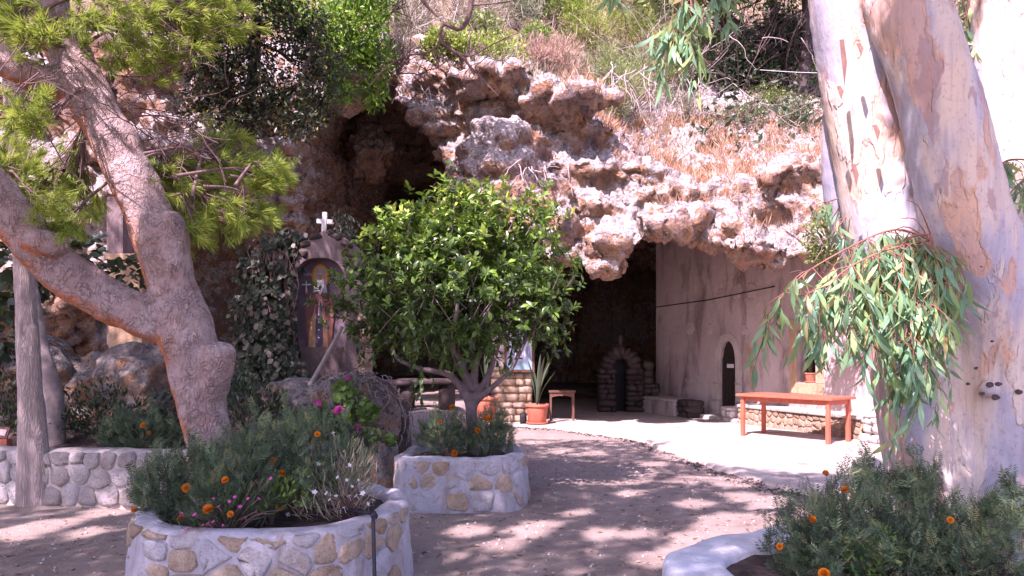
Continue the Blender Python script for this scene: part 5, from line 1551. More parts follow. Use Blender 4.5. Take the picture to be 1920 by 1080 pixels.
rep = np.repeat(np.arange(len(p)), nL)
st = np.tile(np.arange(nL) / nL, len(p))
perp = unit(len(rep)); perp -= ax0[rep] * (perp * ax0[rep]).sum(1, keepdims=True); perp /= np.linalg.norm(perp, axis=1, keepdims=True)
pos = p[rep] + ax0[rep] * (st * .10)[:, None]
axl = ax0[rep] * (.35 + .8 * st)[:, None] + perp
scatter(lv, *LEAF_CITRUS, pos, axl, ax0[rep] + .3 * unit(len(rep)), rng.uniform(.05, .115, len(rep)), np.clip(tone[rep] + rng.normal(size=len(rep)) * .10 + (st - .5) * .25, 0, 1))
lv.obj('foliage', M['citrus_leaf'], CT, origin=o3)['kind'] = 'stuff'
for j in range(0, len(p), 6):
    tws.add(*tube([p[j] - ax0[j] * .18 + rng.normal(size=3) * .02, p[j], p[j] + ax0[j] * .1], [.005, .004, .002], 4, False))
tws.obj('twigs', M['smooth_bark'], CT, True, origin=o3)['kind'] = 'stuff'

# ------------------------------------------------------------------ flowers shared between plants
def pom_mesh():
    mb = MB()
    n = 90
    g = (1 + 5 ** .5) / 2
    i = np.arange(n) + .5
    phi = np.arccos(1 - 1.8 * i / n); th = 2 * math.pi * i / g
    d = np.stack([np.cos(th) * np.sin(phi), np.sin(th) * np.sin(phi), np.cos(phi)], 1)
    tV = np.array([(-.25, 0, 0), (.25, 0, 0), (.42, .8, .1), (0, 1, .22), (-.42, .8, .1)])
    scatter(mb, tV, [(0, 1, 2), (0, 2, 3), (0, 3, 4)], d * np.array([.5, .5, .46]) * .5, d * np.array([1, 1, .8]), np.tile([0, 0, 1.0], (n, 1)) + .4 * d, .42)
    return mb.mesh('pompom', M['orange_petal'])
def star_mesh(mat, petals=5, w=.34):
    mb = MB()
    a = np.arange(petals) * 2 * math.pi / petals
    d = np.stack([np.cos(a), np.sin(a), np.full(petals, .18)], 1)
    tV = np.array([(0, 0, 0), (-w, .55, .04), (0, 1, 0), (w, .55, .04)])
    scatter(mb, tV, [(0, 3, 2), (0, 2, 1)], np.zeros((petals, 3)), d, np.tile([0, 0, 1.0], (petals, 1)), .5)
    mb.add(*tube([(0, 0, 0), (0, .0, -.9)], .03, 4, False))
    return mb.mesh('star_flower', mat)
def cluster_mesh():
    mb = MB()
    for c in unit(26) * np.array([.42, .42, .3]):
        a = rng.random() * 6 + np.arange(5) * 2 * math.pi / 5
        n_ = c / np.linalg.norm(c)
        e1 = np.cross(n_, [0.1, .2, .97]); e1 /= np.linalg.norm(e1); e2 = np.cross(n_, e1)
        d = np.cos(a)[:, None] * e1 + np.sin(a)[:, None] * e2 + n_ * .2
        scatter(mb, np.array([(0, 0, 0), (-.4, .6, .04), (0, 1, 0), (.4, .6, .04)]), [(0, 3, 2), (0, 2, 1)], np.tile(c, (5, 1)), d, np.tile(n_, (5, 1)), .22)
    return mb.mesh('flower_head', M['magenta_petal'])
POM, PINK, WHITE, HEAD = pom_mesh(), star_mesh(M['pink_petal']), star_mesh(M['white_petal']), cluster_mesh()

def on_lobe(px, py, lobes, d0):
    """point on the near side of a plant's lobes along the sight line of a pixel"""
    best = None
    e = np.array([(px - 960) / FPX, 1, (HORIZON - py) / FPX]); o = np.array([0, 0, EYE])
    for c, r in lobes:
        r = np.array(r); a = ((e / r) ** 2).sum(); b = 2 * (e / r * ((o - c) / r)).sum(); g = (((o - c) / r) ** 2).sum() - 1
        D = b * b - 4 * a * g
        if D > 0:
            t = (-b - math.sqrt(D)) / (2 * a)
            if best is None or t < best: best = t
    return o + e * ((best - .015) if best else d0)

def herb(name, base, lobes, n, leaf, mat, label, flowers=(), fmesh=None, fsize=.055, group=None, size=(.065, .125), cat='plant', stem_mat='twig_dark', stems=14, up=.55, fname='flower'):
    """a flowering plant: stems, foliage and every flower its own part"""
    base = np.array(base, float)
    t = thing(name, tuple(base), label, cat, group)
    p, u = blob_points(lobes, n, .45)
    p = p[p[:, 2] > base[2] - .03]
    u = u[:len(p)]
    ax = (p - base - (0, 0, .1)); ax /= np.linalg.norm(ax, axis=1, keepdims=True)
    ax = ax * .6 + unit(len(p)) * .6 + (0, 0, up)
    if leaf is PINNATE:      # loose shoots standing out of the mass
        ex, ea = [], []
        for j in range(44):
            q = p[rng.integers(len(p))]; dv = ax[rng.integers(len(p))] * .5 + np.array([rng.normal() * .3, rng.normal() * .3, 1.0]); dv /= np.linalg.norm(dv)
            L0 = rng.uniform(.08, .22)
            for f in np.linspace(.2, 1, 7): ex.append(q + dv * L0 * f); ea.append(dv * .9 + unit(1)[0] * .8)
        p = np.concatenate([p, ex]); ax = np.concatenate([ax, ea])
    s = rng.uniform(*size, len(p))
    lf = MB(); axn = ax / np.linalg.norm(ax, axis=1, keepdims=True)
    scatter(lf, *leaf, p - axn * s[:, None] * .5, ax, unit(len(p)) * .7 + (0, -.2, .9), s)
    lf.obj('foliage', M[mat], t, origin=base)['kind'] = 'stuff'
    sb = MB()
    for j in range(min(stems, len(p))):
        q = p[rng.integers(len(p))]
        b = base + rng.normal(size=3) * (.04, .04, 0)
        sb.add(*tube(spline([b, (b + q) / 2 + (0, 0, .05), q], 7), np.linspace(.006, .002, 7), 4, False))
    fl = [on_lobe(x, y, lobes, base[1]) for x, y in flowers]
    for q in fl:
        sb.add(*tube(spline([base, (base * .4 + q * .6) + (0, 0, .02), q], 6), np.linspace(.004, .002, 6), 4, False))
    so = sb.obj('stems', M[stem_mat], t, True, origin=base); so['kind'] = 'stuff'
    for q in fl:
        nrm = Vector((rng.normal() * .6, -.35 + rng.normal() * .45, .75))
        o = link(fname, fmesh, t, tuple(q - base), nrm.to_track_quat('Z', 'Y').to_euler(), tuple(fsize * rng.uniform(.6, 1.2) * np.array([1, 1, rng.uniform(.8, 1.1)])))
    return t

def lob(px, py, d, rx, rz, ry=None):
    k_ = d / FPX
    return (P(px, py, d), (rx * k_, (ry if ry else (rx + rz) / 2 * k_), rz * k_))

# front planter
herb('marigold', (*P(330, 0, 5.0)[:2], .47), [lob(330, 910, 5.0, 80, 75), lob(290, 930, 4.95, 50, 55), lob(390, 890, 5.1, 70, 65)], 770, PINNATE, 'marigold_leaf', 'blue green marigold plant at the left corner of the front planter',
     [(251, 957), (350, 915), (340, 973)], POM, .044, 'marigolds in the planters')
herb('marigold', (*P(440, 0, 4.8)[:2], .47), [lob(440, 910, 4.75, 80, 75), lob(480, 890, 4.9, 70, 80), lob(400, 950, 4.6, 60, 40)], 711, PINNATE, 'marigold_leaf', 'marigold plant with most orange blooms at the middle of the front planter',
     [(422, 900), (390, 955), (432, 964), (525, 952)], POM, .044, 'marigolds in the planters')
herb('marigold', (*P(560, 0, 5.2)[:2], .47), [lob(560, 850, 5.2, 110, 85), lob(640, 890, 5.3, 60, 50), lob(500, 860, 5.1, 70, 70), lob(600, 900, 4.95, 70, 60)], 1126, PINNATE, 'marigold_leaf', 'tallest marigold bush behind the pine trunk in the front planter',
     [(512, 862), (528, 888), (595, 814), (470, 868)], POM, .042, 'marigolds in the planters')
herb('pink_phlox', (*P(430, 0, 4.62)[:2], .48), [lob(400, 965, 4.58, 80, 40), lob(470, 940, 4.65, 70, 45), lob(340, 985, 4.58, 50, 25), lob(490, 905, 4.7, 40, 30)], 420, BLADE, 'dark_leaf', 'low trailing plant with small pink star flowers at the planter rim',
     [(385, 950), (400, 935), (410, 950), (430, 940), (440, 932), (465, 935), (485, 935), (480, 900), (508, 897), (380, 985), (390, 982), (400, 978), (350, 992), (435, 1000), (376, 1000), (320, 1000), (340, 962), (365, 965), (460, 970), (480, 960), (418, 985), (450, 950), (366, 940)], PINK, .034, None, (.06, .12))
herb('white_jasmine', (*P(650, 0, 4.95)[:2], .48), [lob(640, 910, 4.9, 65, 55), lob(600, 940, 4.8, 60, 40), lob(665, 870, 5.0, 45, 50), lob(680, 935, 4.9, 30, 30)], 420, BLADE, 'grey_dry', 'straggly plant with white star flowers at the right end of the front planter',
     [(597, 870), (640, 855), (655, 872), (645, 846), (633, 895), (590, 923), (618, 937), (630, 930), (655, 930), (660, 912), (680, 925), (690, 945), (638, 958), (645, 952), (625, 812), (540, 965), (700, 938), (668, 930), (612, 925), (672, 900), (650, 900)], WHITE, .036, None, (.06, .13))
herb('green_herb', (*P(500, 0, 4.85)[:2], .48), [lob(500, 930, 4.8, 50, 40), lob(550, 915, 4.85, 45, 40)], 420, LEAF2, 'geranium_leaf', 'small leafy green herb between the pink and white flowers', size=(.03, .06))
herb('green_herb', (*P(640, 0, 5.6)[:2], .48), [lob(630, 820, 5.6, 50, 38), lob(675, 835, 5.6, 36, 34)], 460, LEAF2, 'dark_leaf', 'dark leafy herb behind the white flowers in the front planter', size=(.03, .07))
# middle planter
herb('marigold', (*P(838, 0, 7.95)[:2], .47), [lob(835, 808, 7.9, 48, 45), lob(860, 825, 7.9, 35, 32), lob(810, 825, 7.95, 32, 30)], 563, PINNATE, 'marigold_leaf', 'dark marigold bush left of the citrus trunk in the middle planter',
     [(825, 790), (848, 764), (852, 850)], POM, .05, 'marigolds in the planters', (.06, .11))
herb('marigold', (*P(922, 0, 7.95)[:2], .47), [lob(925, 805, 7.95, 38, 42), lob(945, 820, 7.95, 26, 30), lob(905, 828, 7.85, 25, 25)], 444, PINNATE, 'marigold_leaf', 'thin marigold bush right of the citrus trunk in the middle planter',
     [(915, 785), (895, 807)], POM, .05, 'marigolds in the planters', (.06, .11))
# right planter
herb('marigold', (*P(1575, 0, 4.7)[:2], .27), [lob(1570, 985, 4.65, 105, 90), lob(1500, 1030, 4.6, 70, 65), lob(1620, 930, 4.75, 70, 60), lob(1560, 1060, 4.45, 90, 60)], 1155, PINNATE, 'marigold_leaf', 'large marigold bush left of the eucalyptus trunk in the right planter',
     [(1585, 918), (1523, 974), (1548, 887), (1462, 1025), (1545, 1076)], POM, .046, 'marigolds in the planters')
herb('marigold', (*P(1700, 0, 4.6)[:2], .27), [lob(1700, 990, 4.6, 80, 85), lob(1720, 920, 4.7, 40, 45), lob(1660, 1050, 4.45, 80, 60)], 829, PINNATE, 'marigold_leaf', 'flowerless marigold bush in front of the eucalyptus trunk', (), POM, .046, 'marigolds in the planters')
herb('marigold', (*P(1840, 0, 4.5)[:2], .27), [lob(1840, 1010, 4.5, 100, 85), lob(1890, 960, 4.6, 60, 50), lob(1780, 1050, 4.4, 80, 60)], 770, PINNATE, 'marigold_leaf', 'marigold bush at the right edge of the photo below the eucalyptus',
     [(1782, 975)], POM, .05, 'marigolds in the planters')
herb('green_herb', (*P(1640, 0, 4.5)[:2], .28), [lob(1640, 1030, 4.45, 60, 50), lob(1600, 1060, 4.4, 50, 40)], 420, LEAF2, 'geranium_leaf', 'leafy green herb among the marigolds of the right planter', size=(.03, .06))
# terrace planting on the left
herb('marigold', (*P(270, 0, 8.3)[:2], .52), [lob(260, 810, 8.3, 70, 45), lob(310, 820, 8.25, 45, 40), lob(215, 815, 8.3, 40, 35)], 711, PINNATE, 'marigold_leaf', 'marigold bush on the terrace behind the retaining wall',
     [(268, 797), (280, 812), (342, 845)], POM, .044, 'marigolds in the planters')
herb('dark_shrub', (*P(190, 0, 8.9)[:2], .55), [lob(180, 760, 8.9, 65, 55), lob(140, 800, 8.7, 45, 40), lob(300, 770, 8.9, 60, 45), lob(235, 790, 8.7, 60, 40)], 1500, LEAF2, 'dark_leaf', 'dark leafy shrub in front of the mottled boulder', size=(.04, .09), cat='shrub')
herb('dark_shrub', (*P(20, 0, 9.0)[:2], .55), [lob(10, 760, 9.0, 55, 60), lob(45, 790, 8.8, 35, 40), lob(5, 690, 9.2, 40, 40)], 1000, LEAF2, 'dark_leaf', 'leafy shrub beside the small brown sign at the left edge', size=(.04, .09), cat='shrub')
herb('green_shrub', (*P(480, 0, 8.6)[:2], .6), [lob(480, 760, 8.6, 60, 60), lob(520, 790, 8.4, 60, 45), lob(445, 730, 8.8, 35, 60)], 1100, LEAF2, 'dark_leaf', 'dark green shrub right of the pine trunk under the ivy', size=(.05, .1), cat='shrub')
herb('dark_shrub', (*P(655, 0, 10.6)[:2], 1.0), [lob(650, 440, 10.6, 32, 42), lob(675, 510, 10.5, 30, 40), lob(640, 410, 10.6, 18, 20)], 420, LEAF2, 'dark_leaf', 'thin dark shrub rising right of the white cross', size=(.05, .09), cat='shrub', stems=20)
# geraniums on the mound
def lobed_leaf():
    n = 14; a = np.linspace(-2.6, 2.6, n)
    r = .5 * (1 + .10 * np.cos(a * 5))
    V = [(0, .35, -.06)] + [(r[i] * math.sin(a[i]), .42 + r[i] * math.cos(a[i]), .05 * math.cos(a[i] * 5)) for i in range(n)]
    return np.array(V), [(0, i + 1, i) for i in range(1, n)]
ROUND = lobed_leaf()
herb('geranium', (*P(630, 0, 8.5)[:2], .6), [lob(605, 775, 8.4, 26, 22), lob(640, 795, 8.35, 28, 30), lob(650, 745, 8.5, 30, 35), lob(570, 790, 8.3, 34, 16), lob(690, 770, 8.35, 24, 26)], 300, ROUND, 'geranium_leaf', 'geranium with round light green leaves and magenta heads before the shrine',
     [(597, 757), (637, 768), (652, 710), (630, 772)], HEAD, .115, None, (.07, .12), up=.2, fname='flower_head')
herb('geranium', (*P(700, 0, 8.2)[:2], .58), [lob(690, 818, 8.2, 24, 16), lob(725, 830, 8.2, 22, 14), lob(665, 830, 8.1, 22, 16)], 80, ROUND, 'geranium_leaf', 'small geranium with one magenta head on the terrace edge',
     [(672, 806)], HEAD, .12, None, (.07, .11), up=.2, fname='flower_head')
# dry trailing stems over the mound
dm = thing('dry_creeper', tuple(P(670, 800, 8.5)), 'tangle of dry grey creeper draped over the mound', 'plant')
mb = MB()
for i in range(170):
    a, b = rng.uniform(0, math.pi), rng.uniform(-.2, 1.3)
    c = P(668, 795, 9.0); r = np.array([.62, .55, .62]) * rng.uniform(1.0, 1.12)
    u0 = np.array([math.cos(a) * math.cos(b), -math.sin(a) * math.cos(b), math.sin(b)])
    pts = [c + u0 * r]
    dv = np.array([rng.normal() * .5, -.3, -.5 + rng.normal() * .4])
    for s in range(4):
        q = pts[-1] + dv * .05 + rng.normal(size=3) * .02
        q = c + (q - c) / np.linalg.norm((q - c) / r) * rng.uniform(1.0, 1.05)
        pts.append(q)
    mb.add(*tube(spline(pts, 8), np.linspace(.008, .004, 8), 4, False))
mb.obj('stems', M['grey_pole'], dm, True, origin=dm.location)['kind'] = 'stuff'

# ivy over the left side of the shrine
iv = thing('ivy', tuple(P(500, 770, 9.7)), 'mass of ivy with pale and dark leaves climbing left of the shrine', 'ivy')
L_ = [lob(505, 500, 10.1, 60, 65, .25), lob(490, 600, 9.9, 50, 90, .3), lob(505, 690, 9.7, 50, 90, .3), lob(470, 640, 10, 35, 110, .3), lob(545, 455, 10.15, 35, 30, .2), lob(540, 720, 9.6, 40, 60, .25), lob(535, 600, 10.0, 22, 120, .15)]
p, u = blob_points(L_, 3400, .55)
p = p + .07 * np.stack([vnoise(p, 5, 95 + j) for j in range(3)], 1)
mb = MB(); scatter(mb, *LEAF_WIDE, p, np.stack([rng.normal(size=len(p)) * .6, rng.normal(size=len(p)) * .3 - .3, -np.ones(len(p)) * .6], 1), u * .5 + unit(len(p)) * .9 + (0, -.7, .4), rng.uniform(.045, .115, len(p)))
mb.obj('foliage', M['ivy_leaf'], iv, origin=iv.location)['kind'] = 'stuff'
mb = MB()
for i in range(30):
    x = rng.uniform(460, 550); pts = [P(x + rng.normal() * 10, y, 9.95) for y in (770, 700, 620, 540, 470)]
    mb.add(*tube(spline(pts, 14), np.linspace(.012, .004, 14), 4, False))
mb.obj('stems', M['twig_dark'], iv, True, origin=iv.location)['kind'] = 'stuff'

# potted plants
def blades(name, base, n, L, w, mat, label, spread=.35):
    t = thing(name, tuple(base), label, 'plant')
    for i in range(n):
        a = rng.uniform(0, 6.28); s = rng.uniform(.1, 1) * spread; l = L * rng.uniform(.55, 1.0)
        pts = spline([(0, 0, 0), (math.cos(a) * s * .35, math.sin(a) * s * .35, l * .55), (math.cos(a) * s, math.sin(a) * s, l)], 8)
        wv = np.array([-math.sin(a), math.cos(a), 0])
        wd = w * np.array([.5, .8, 1, 1, .95, .8, .5, .05])
        V = np.concatenate([pts + wv * wd[:, None], pts - wv * wd[:, None] , pts + np.array([math.cos(a), math.sin(a), -.2]) * (wd * .35)[:, None]])
        Q = [(i_, i_ + 1, 16 + i_ + 1, 16 + i_) for i_ in range(7)] + [(16 + i_, 16 + i_ + 1, 8 + i_ + 1, 8 + i_) for i_ in range(7)]
        MB().add(V, Q=Q).obj('leaf', M[mat], t, True)
    return t
blades('sword_plant', pot1 + (0, 0, .36), 13, 1.15, .035, 'sword_leaf', 'tall sword leaved plant in the pot by the pier', .45)
blades('potted_cane', pot2 + (0, 0, .38), 9, .95, .03, 'dark_leaf', 'dark upright plant in the pot behind the citrus trunk', .3)
blades('window_plant', pot3 + (0, 0, .17), 9, .5, .02, 'pale_leaf', 'small grey green plant in the chapel window pot', .14)

# ------------------------------------------------------------------ trees and scrub on and above the cliff
def big_tree(name, base, top_pts, lobes, n, leaf, mat, size, label, bark='dark_bark', r=.14, flat=0.0):
    t = thing(name, tuple(base), label, 'tree'); b = np.array(base)
    sb = MB()
    for q in top_pts:
        pts = spline([b, b * .6 + q * .4 + rng.normal(size=3) * .15 + (0, 0, .2), q], 14)
        sb.add(*tube(pts, np.linspace(r, r * .3, 14), 8, False))
        for i in range(5): grow(sb, pts[rng.integers(6, 14)], rng.normal(size=3) + (0, 0, .2), .7, r * .25, 2, .4, (2, 3), 4)
    sb.obj('trunk', M[bark], t, True, origin=b)
    p, u = blob_points(lobes, n, .35)
    mb = MB(); scatter(mb, *leaf, p, u * .5 + unit(len(p)) + (0, 0, flat), unit(len(p)) + (0, -.2, .8), rng.uniform(*size, len(p)))
    mb.obj('crown', M[mat], t, origin=b)['kind'] = 'stuff'
    return t
big_tree('evergreen_oak', P(440, 290, 13.4), [P(430, 120, 12.2), P(560, 160, 12.4), P(340, 60, 12.0), P(480, 20, 12.6)],
         [lob(x, y, d, rx, rz) for x, y, d, rx, rz in ((520, 180, 12.4, 85, 55), (430, 130, 12.2, 90, 70), (590, 130, 12.8, 60, 55), (370, 60, 12.0, 90, 70), (480, 50, 12.4, 90, 70), (560, 230, 12.3, 60, 35), (440, 230, 12.3, 70, 40), (600, 190, 12.6, 50, 40), (300, 0, 12, 90, 80), (450, -40, 12.3, 120, 60), (380, 200, 12.2, 60, 40), (570, 60, 12.8, 60, 60), (100, -150, 11, 150, 60), (250, -200, 11, 150, 70), (380, -130, 11.2, 140, 60), (520, -120, 11.6, 130, 60), (180, -300, 10.5, 150, 60), (620, -130, 12, 100, 50), (20, -60, 11.2, 120, 70))],  # high forward lobes, out of view, added to shade the left rock
         30000, LEAF2, 'oak_leaf', (.06, .12), 'dark glossy evergreen tree hanging over the left cliff')
big_tree('carob_tree', P(660, 200, 14.6), [P(650, 80, 14.0), P(700, 60, 14.2)],
         [lob(x, y, d, rx, rz) for x, y, d, rx, rz in ((660, 60, 13.8, 70, 55), (620, 110, 13.6, 50, 40), (700, 110, 14.0, 45, 50), (590, 40, 13.6, 60, 50), (690, 20, 14.2, 60, 40), (640, 170, 13.7, 35, 25), (700, 180, 14.1, 30, 30), (520, 10, 13.6, 50, 40), (660, -30, 14, 90, 50), (740, -110, 12.4, 90, 45), (830, -130, 12.2, 80, 40), (690, -90, 12.6, 80, 40))],  # last lobes, out of view, added to shade the middle rock face
         10500, LEAF2, 'carob_leaf', (.08, .15), 'bright green sunlit tree at the top of the cliff beside the dark one', flat=.1)
def hill_hit(px, py):
    for d in np.arange(14.6, 70, .1):
        p = P(px, py, d)
        if p[2] < top_z(p[0], d) - .15: return p
    return P(px, py, 40)
def shrub(px, py, w, hgt, n, leaf, mat, size, label, up=.3, tw_=8, d=None, stem='twig_dark', name='shrub'):
    b = hill_hit(px, py) if d is None else P(px, py, d)
    kk = b[1] / FPX
    L = [(b + (0, 0, hgt * .5 * kk), (w * .42 * kk, w * .38 * kk, hgt * .5 * kk))]
    for i in range(4):
        L.append((b + np.array([rng.normal() * w * .25, rng.normal() * w * .2, hgt * rng.uniform(.25, .8)]) * kk, (w * .26 * kk, w * .24 * kk, hgt * .28 * kk)))
    t = thing(name, tuple(b), label, 'shrub', 'scrub on the hillside')
    p, u = blob_points(L, n, .3)
    mb = MB(); scatter(mb, *leaf, p, u * .6 + unit(len(p)) * .8 + (0, 0, up), unit(len(p)) + (0, -.2, .7), rng.uniform(*size, len(p)))
    mb.obj('foliage', M[mat], t, origin=b)['kind'] = 'stuff'
    sb = MB()
    for i in range(tw_): grow(sb, b - (0, 0, .1), rng.normal(size=3) * .5 + (0, 0, 1), hgt * kk * .8, .018, 2, .35, (2, 3), 4)
    sb.obj('stems', M[stem], t, True, origin=b)['kind'] = 'stuff'
    return t
S = shrub
S(930, 128, 150, 65, 2400, LEAF2, 'shrub_leaf', (.06, .12), 'broad yellow green shrub above the white rock ledge')
S(865, 112, 80, 60, 1300, LEAF2, 'shrub_leaf', (.06, .12), 'small yellow green shrub left of the broad one on the ledge')
S(1005, 100, 70, 60, 1000, LEAF2, 'carob_leaf', (.06, .12), 'fresh green shrub behind the reddish dry bush')
S(1000, 150, 120, 75, 2600, BLADE, 'red_dry', (.12, .28), 'reddish dry twiggy bush on the cliff edge', .8, 14)
S(1075, 175, 70, 70, 1300, BLADE, 'grey_dry', (.12, .28), 'grey dry bush right of the reddish one', .8, 8)
S(1160, 240, 150, 160, 4200, BLADE, 'olive_leaf', (.12, .26), 'tall feathery olive green bush above the dry grass', .6)
S(1240, 215, 120, 190, 3600, BLADE, 'olive_leaf', (.12, .26), 'feathery bush hung with bare twigs left of the dark wood', .5, 16, stem='twig')
S(1110, 110, 160, 130, 3000, BLADE, 'shrub_leaf', (.14, .28), 'pale feathery shrub at the top behind the olive bush', .5)
S(1290, 255, 90, 80, 1500, BLADE, 'grey_dry', (.12, .26), 'dull brown thicket below the hanging eucalyptus spray', .5, 14, stem='twig')
S(1345, 250, 80, 50, 1300, BLADE, 'olive_leaf', (.1, .2), 'low dark olive tuft at the edge of the dry grass', .6)
S(1395, 250, 100, 60, 1900, LEAF2, 'pale_leaf', (.05, .10), 'pale silvery green shrub in front of the dark wood')
S(1490, 245, 90, 70, 1700, LEAF2, 'pale_leaf', (.05, .10), 'pale bush beside the eucalyptus at the wood edge')
S(1525, 195, 60, 90, 1400, LEAF2, 'pale_leaf', (.06, .11), 'light green bush reaching up behind the eucalyptus stem')
S(1440, 215, 90, 60, 1400, LEAF2, 'olive_leaf', (.05, .10), 'olive shrub between the two pale bushes')
S(770, 100, 130, 110, 2200, BLADE, 'grey_dry', (.15, .32), 'grey leafless thicket at the top centre left', .7, 16, stem='twig')
S(860, 60, 120, 100, 1800, BLADE, 'grey_dry', (.15, .32), 'grey brush behind the hanging dark branch', .7, 16, stem='twig')
S(960, 50, 130, 90, 2000, BLADE, 'pale_leaf', (.15, .3), 'pale grey green brush at the top centre', .6, 14, stem='twig')
S(1040, 45, 110, 90, 2000, BLADE, 'shrub_leaf', (.15, .3), 'yellowish brush at the top right of centre', .5)
S(1380, 195, 130, 150, 3000, LEAF2, 'dark_leaf', (.08, .18), 'undershrub added to darken the left inside of the wood', .2)  # two added shrubs, dark leaf colour standing for the wood's shade
S(1465, 180, 130, 160, 3000, LEAF2, 'dark_leaf', (.08, .18), 'undershrub added to darken the middle of the wood', .2)
S(1540, 505, 85, 110, 1500, LEAF2, 'olive_leaf', (.05, .11), 'leafy caper bush hanging on the rock beside the eucalyptus', .1, 6, d=12.4)
S(820, 118, 70, 55, 1200, LEAF2, 'shrub_leaf', (.06, .12), 'yellow green tuft left of centre on the crest')
S(1075, 75, 110, 90, 2200, LEAF2, 'carob_leaf', (.07, .14), 'green bush at the top above the reddish dry bush')
S(1190, 130, 110, 130, 2600, BLADE, 'shrub_leaf', (.14, .28), 'yellow green feathery bush between the two olive bushes', .5)
S(985, 15, 120, 90, 1800, LEAF2, 'olive_leaf', (.1, .2), 'olive coloured bush at the very top centre')
S(1310, 170, 90, 120, 2200, LEAF2, 'olive_leaf', (.08, .16), 'olive bush at the left mouth of the dark wood')
S(1130, 20, 150, 110, 3200, BLADE, 'shrub_leaf', (.16, .32), 'yellow green pine scrub at the very top right of centre', .2)
S(1230, 40, 130, 120, 3000, LEAF2, 'olive_leaf', (.1, .2), 'green thicket behind the hanging eucalyptus spray', .3)
S(900, 95, 120, 70, 2200, LEAF2, 'olive_leaf', (.07, .14), 'dusty green scrub behind the yellow green shrubs')
S(760, 60, 110, 90, 2000, LEAF2, 'pale_leaf', (.08, .16), 'dusty pale bush above the grey thicket')
S(745, 130, 60, 60, 900, BLADE, 'grey_dry', (.1, .25), 'dry tuft at the crest above the left cave', .8, 8)

# dark wood at the upper right
def wood_tree(x0, y0, x1, y1, d, r, label):
    b, q = P(x0, y0, d), P(x1, y1, d + .5)
    t = thing('wood_pine', tuple(b), label, 'tree', 'pines of the dark wood')
    sb = MB(); pts = spline([b - (0, 0, .5), (b + q) / 2 + (.1, 0, 0), q, q + (q - b) * .6], 16)
    sb.add(*tube(pts, np.linspace(r, r * .5, 16), 9, False))
    for i in range(12): grow(sb, pts[rng.integers(4, 16)], np.array([rng.normal(), rng.normal() * .6 - .3, .15]), 1.3, r * .22, 2, .4, (2, 3), 4, .3)
    sb.obj('trunk', M['dark_bark'], t, True, origin=b)
    L = [(q + np.array([rng.normal() * 1.2 - .5, rng.normal() * .9 - 1.2, rng.uniform(.5, 2.8)]), (1.4, 1.1, .7)) for i in range(9)]
    p, u = blob_points(L, 5200, .3)
    mb = MB(); scatter(mb, *LEAF2, p, u + unit(len(p)), unit(len(p)), rng.uniform(.16, .30, len(p)))
    mb.obj('crown', M['olive_leaf'], t, origin=b)['kind'] = 'stuff'
wood_tree(1502, 165, 1512, -20, 19.5, .17, 'straight dark trunked pine nearest the eucalyptus in the wood')
wood_tree(1545, 190, 1400, 60, 20.0, .14, 'dark pine leaning left across the wood')
wood_tree(1360, 190, 1350, -10, 20.5, .13, 'thin dark pine at the left side of the wood')
wood_tree(1440, 150, 1450, -20, 22.0, .16, 'dark pine at the back of the wood')
# undergrowth that reads as one mass
mb = MB()
X_, Y_ = rng.uniform(-19, 19, 32000), rng.uniform(16.2, 40, 32000)
z_ = hill_z(X_, Y_)
p = np.stack([X_, Y_, z_ + rng.random(32000) ** 2 * .7], 1)
keep = fbm(np.stack([X_, Y_, 0 * X_], 1), .5, 3, 81) + .3 > 0
p = p[keep]
scatter(mb, *BLADE, p, unit(len(p)) * .7 + (0, 0, .8), unit(len(p)), rng.uniform(.25, .55, len(p)))
tag(mb.obj('undergrowth', M['grey_dry']), 'dry tangled undergrowth covering the hillside', 'undergrowth', kind='stuff')
mb = MB()
m = (X_ > 4.2) & (Y_ > 17.5) & (Y_ < 30)
q = np.stack([X_, Y_, z_ + rng.random(32000) * 1.3], 1)[m]
scatter(mb, *LEAF2, q, unit(len(q)), unit(len(q)), rng.uniform(.12, .3, len(q)))
tag(mb.obj('bramble', M['dark_leaf']), 'dark bramble filling the floor of the wood', 'bramble', kind='stuff')

# dry grass on the rock shoulder, rooted on the real rock surface
def grass(name, cond, n, mat, L, label):
    idx = np.nonzero(cond)[0]
    idx = rng.choice(idx, n)
    p = CL_CO[idx] + rng.normal(size=(n, 3)) * (.05, .05, .01)
    cl = vnoise(p, 2.2, 91)
    cl = cl + .6 * vnoise(p, 5.5, 92)
    keep = cl > rng.uniform(-.5, .5, n)
    p = p[keep]; nn = CL_NO[idx][keep]
    mb = MB()
    for j in range(3):
        scatter(mb, *BLADE, p + rng.normal(size=p.shape) * .03, nn * .25 + unit(len(p)) * .85 + (0, 0, 1.0), unit(len(p)), L * rng.uniform(.4, 1.2, len(p)) * (1 + .4 * cl[keep]))
    return tag(mb.obj(name, M[mat]), label, 'grass', kind='stuff')
PXC = CL_CO[:, 0] / CL_CO[:, 1] * FPX + 960; PYC = HORIZON - (CL_CO[:, 2] - EYE) / CL_CO[:, 1] * FPX
line = np.interp(PXC, [880, 1000, 1100, 1200, 1300, 1400, 1500, 1600], [150, 170, 210, 300, 380, 420, 400, 400])
grass('dry_grass', (CL_NO[:, 2] > .25) & (PXC > 1040) & (PXC < 1600) & (PYC < line) & (CL_CO[:, 1] < 19), 7000, 'dry_leaf', .26, 'orange dry grass covering the rock shoulder right of centre')
grass('straw_grass', (CL_NO[:, 2] > .45) & (PXC > 560) & (PXC < 1080) & (PYC < 190) & (CL_CO[:, 1] < 19), 3000, 'grey_dry', .25, 'thin straw coloured grass along the crest of the cliff')
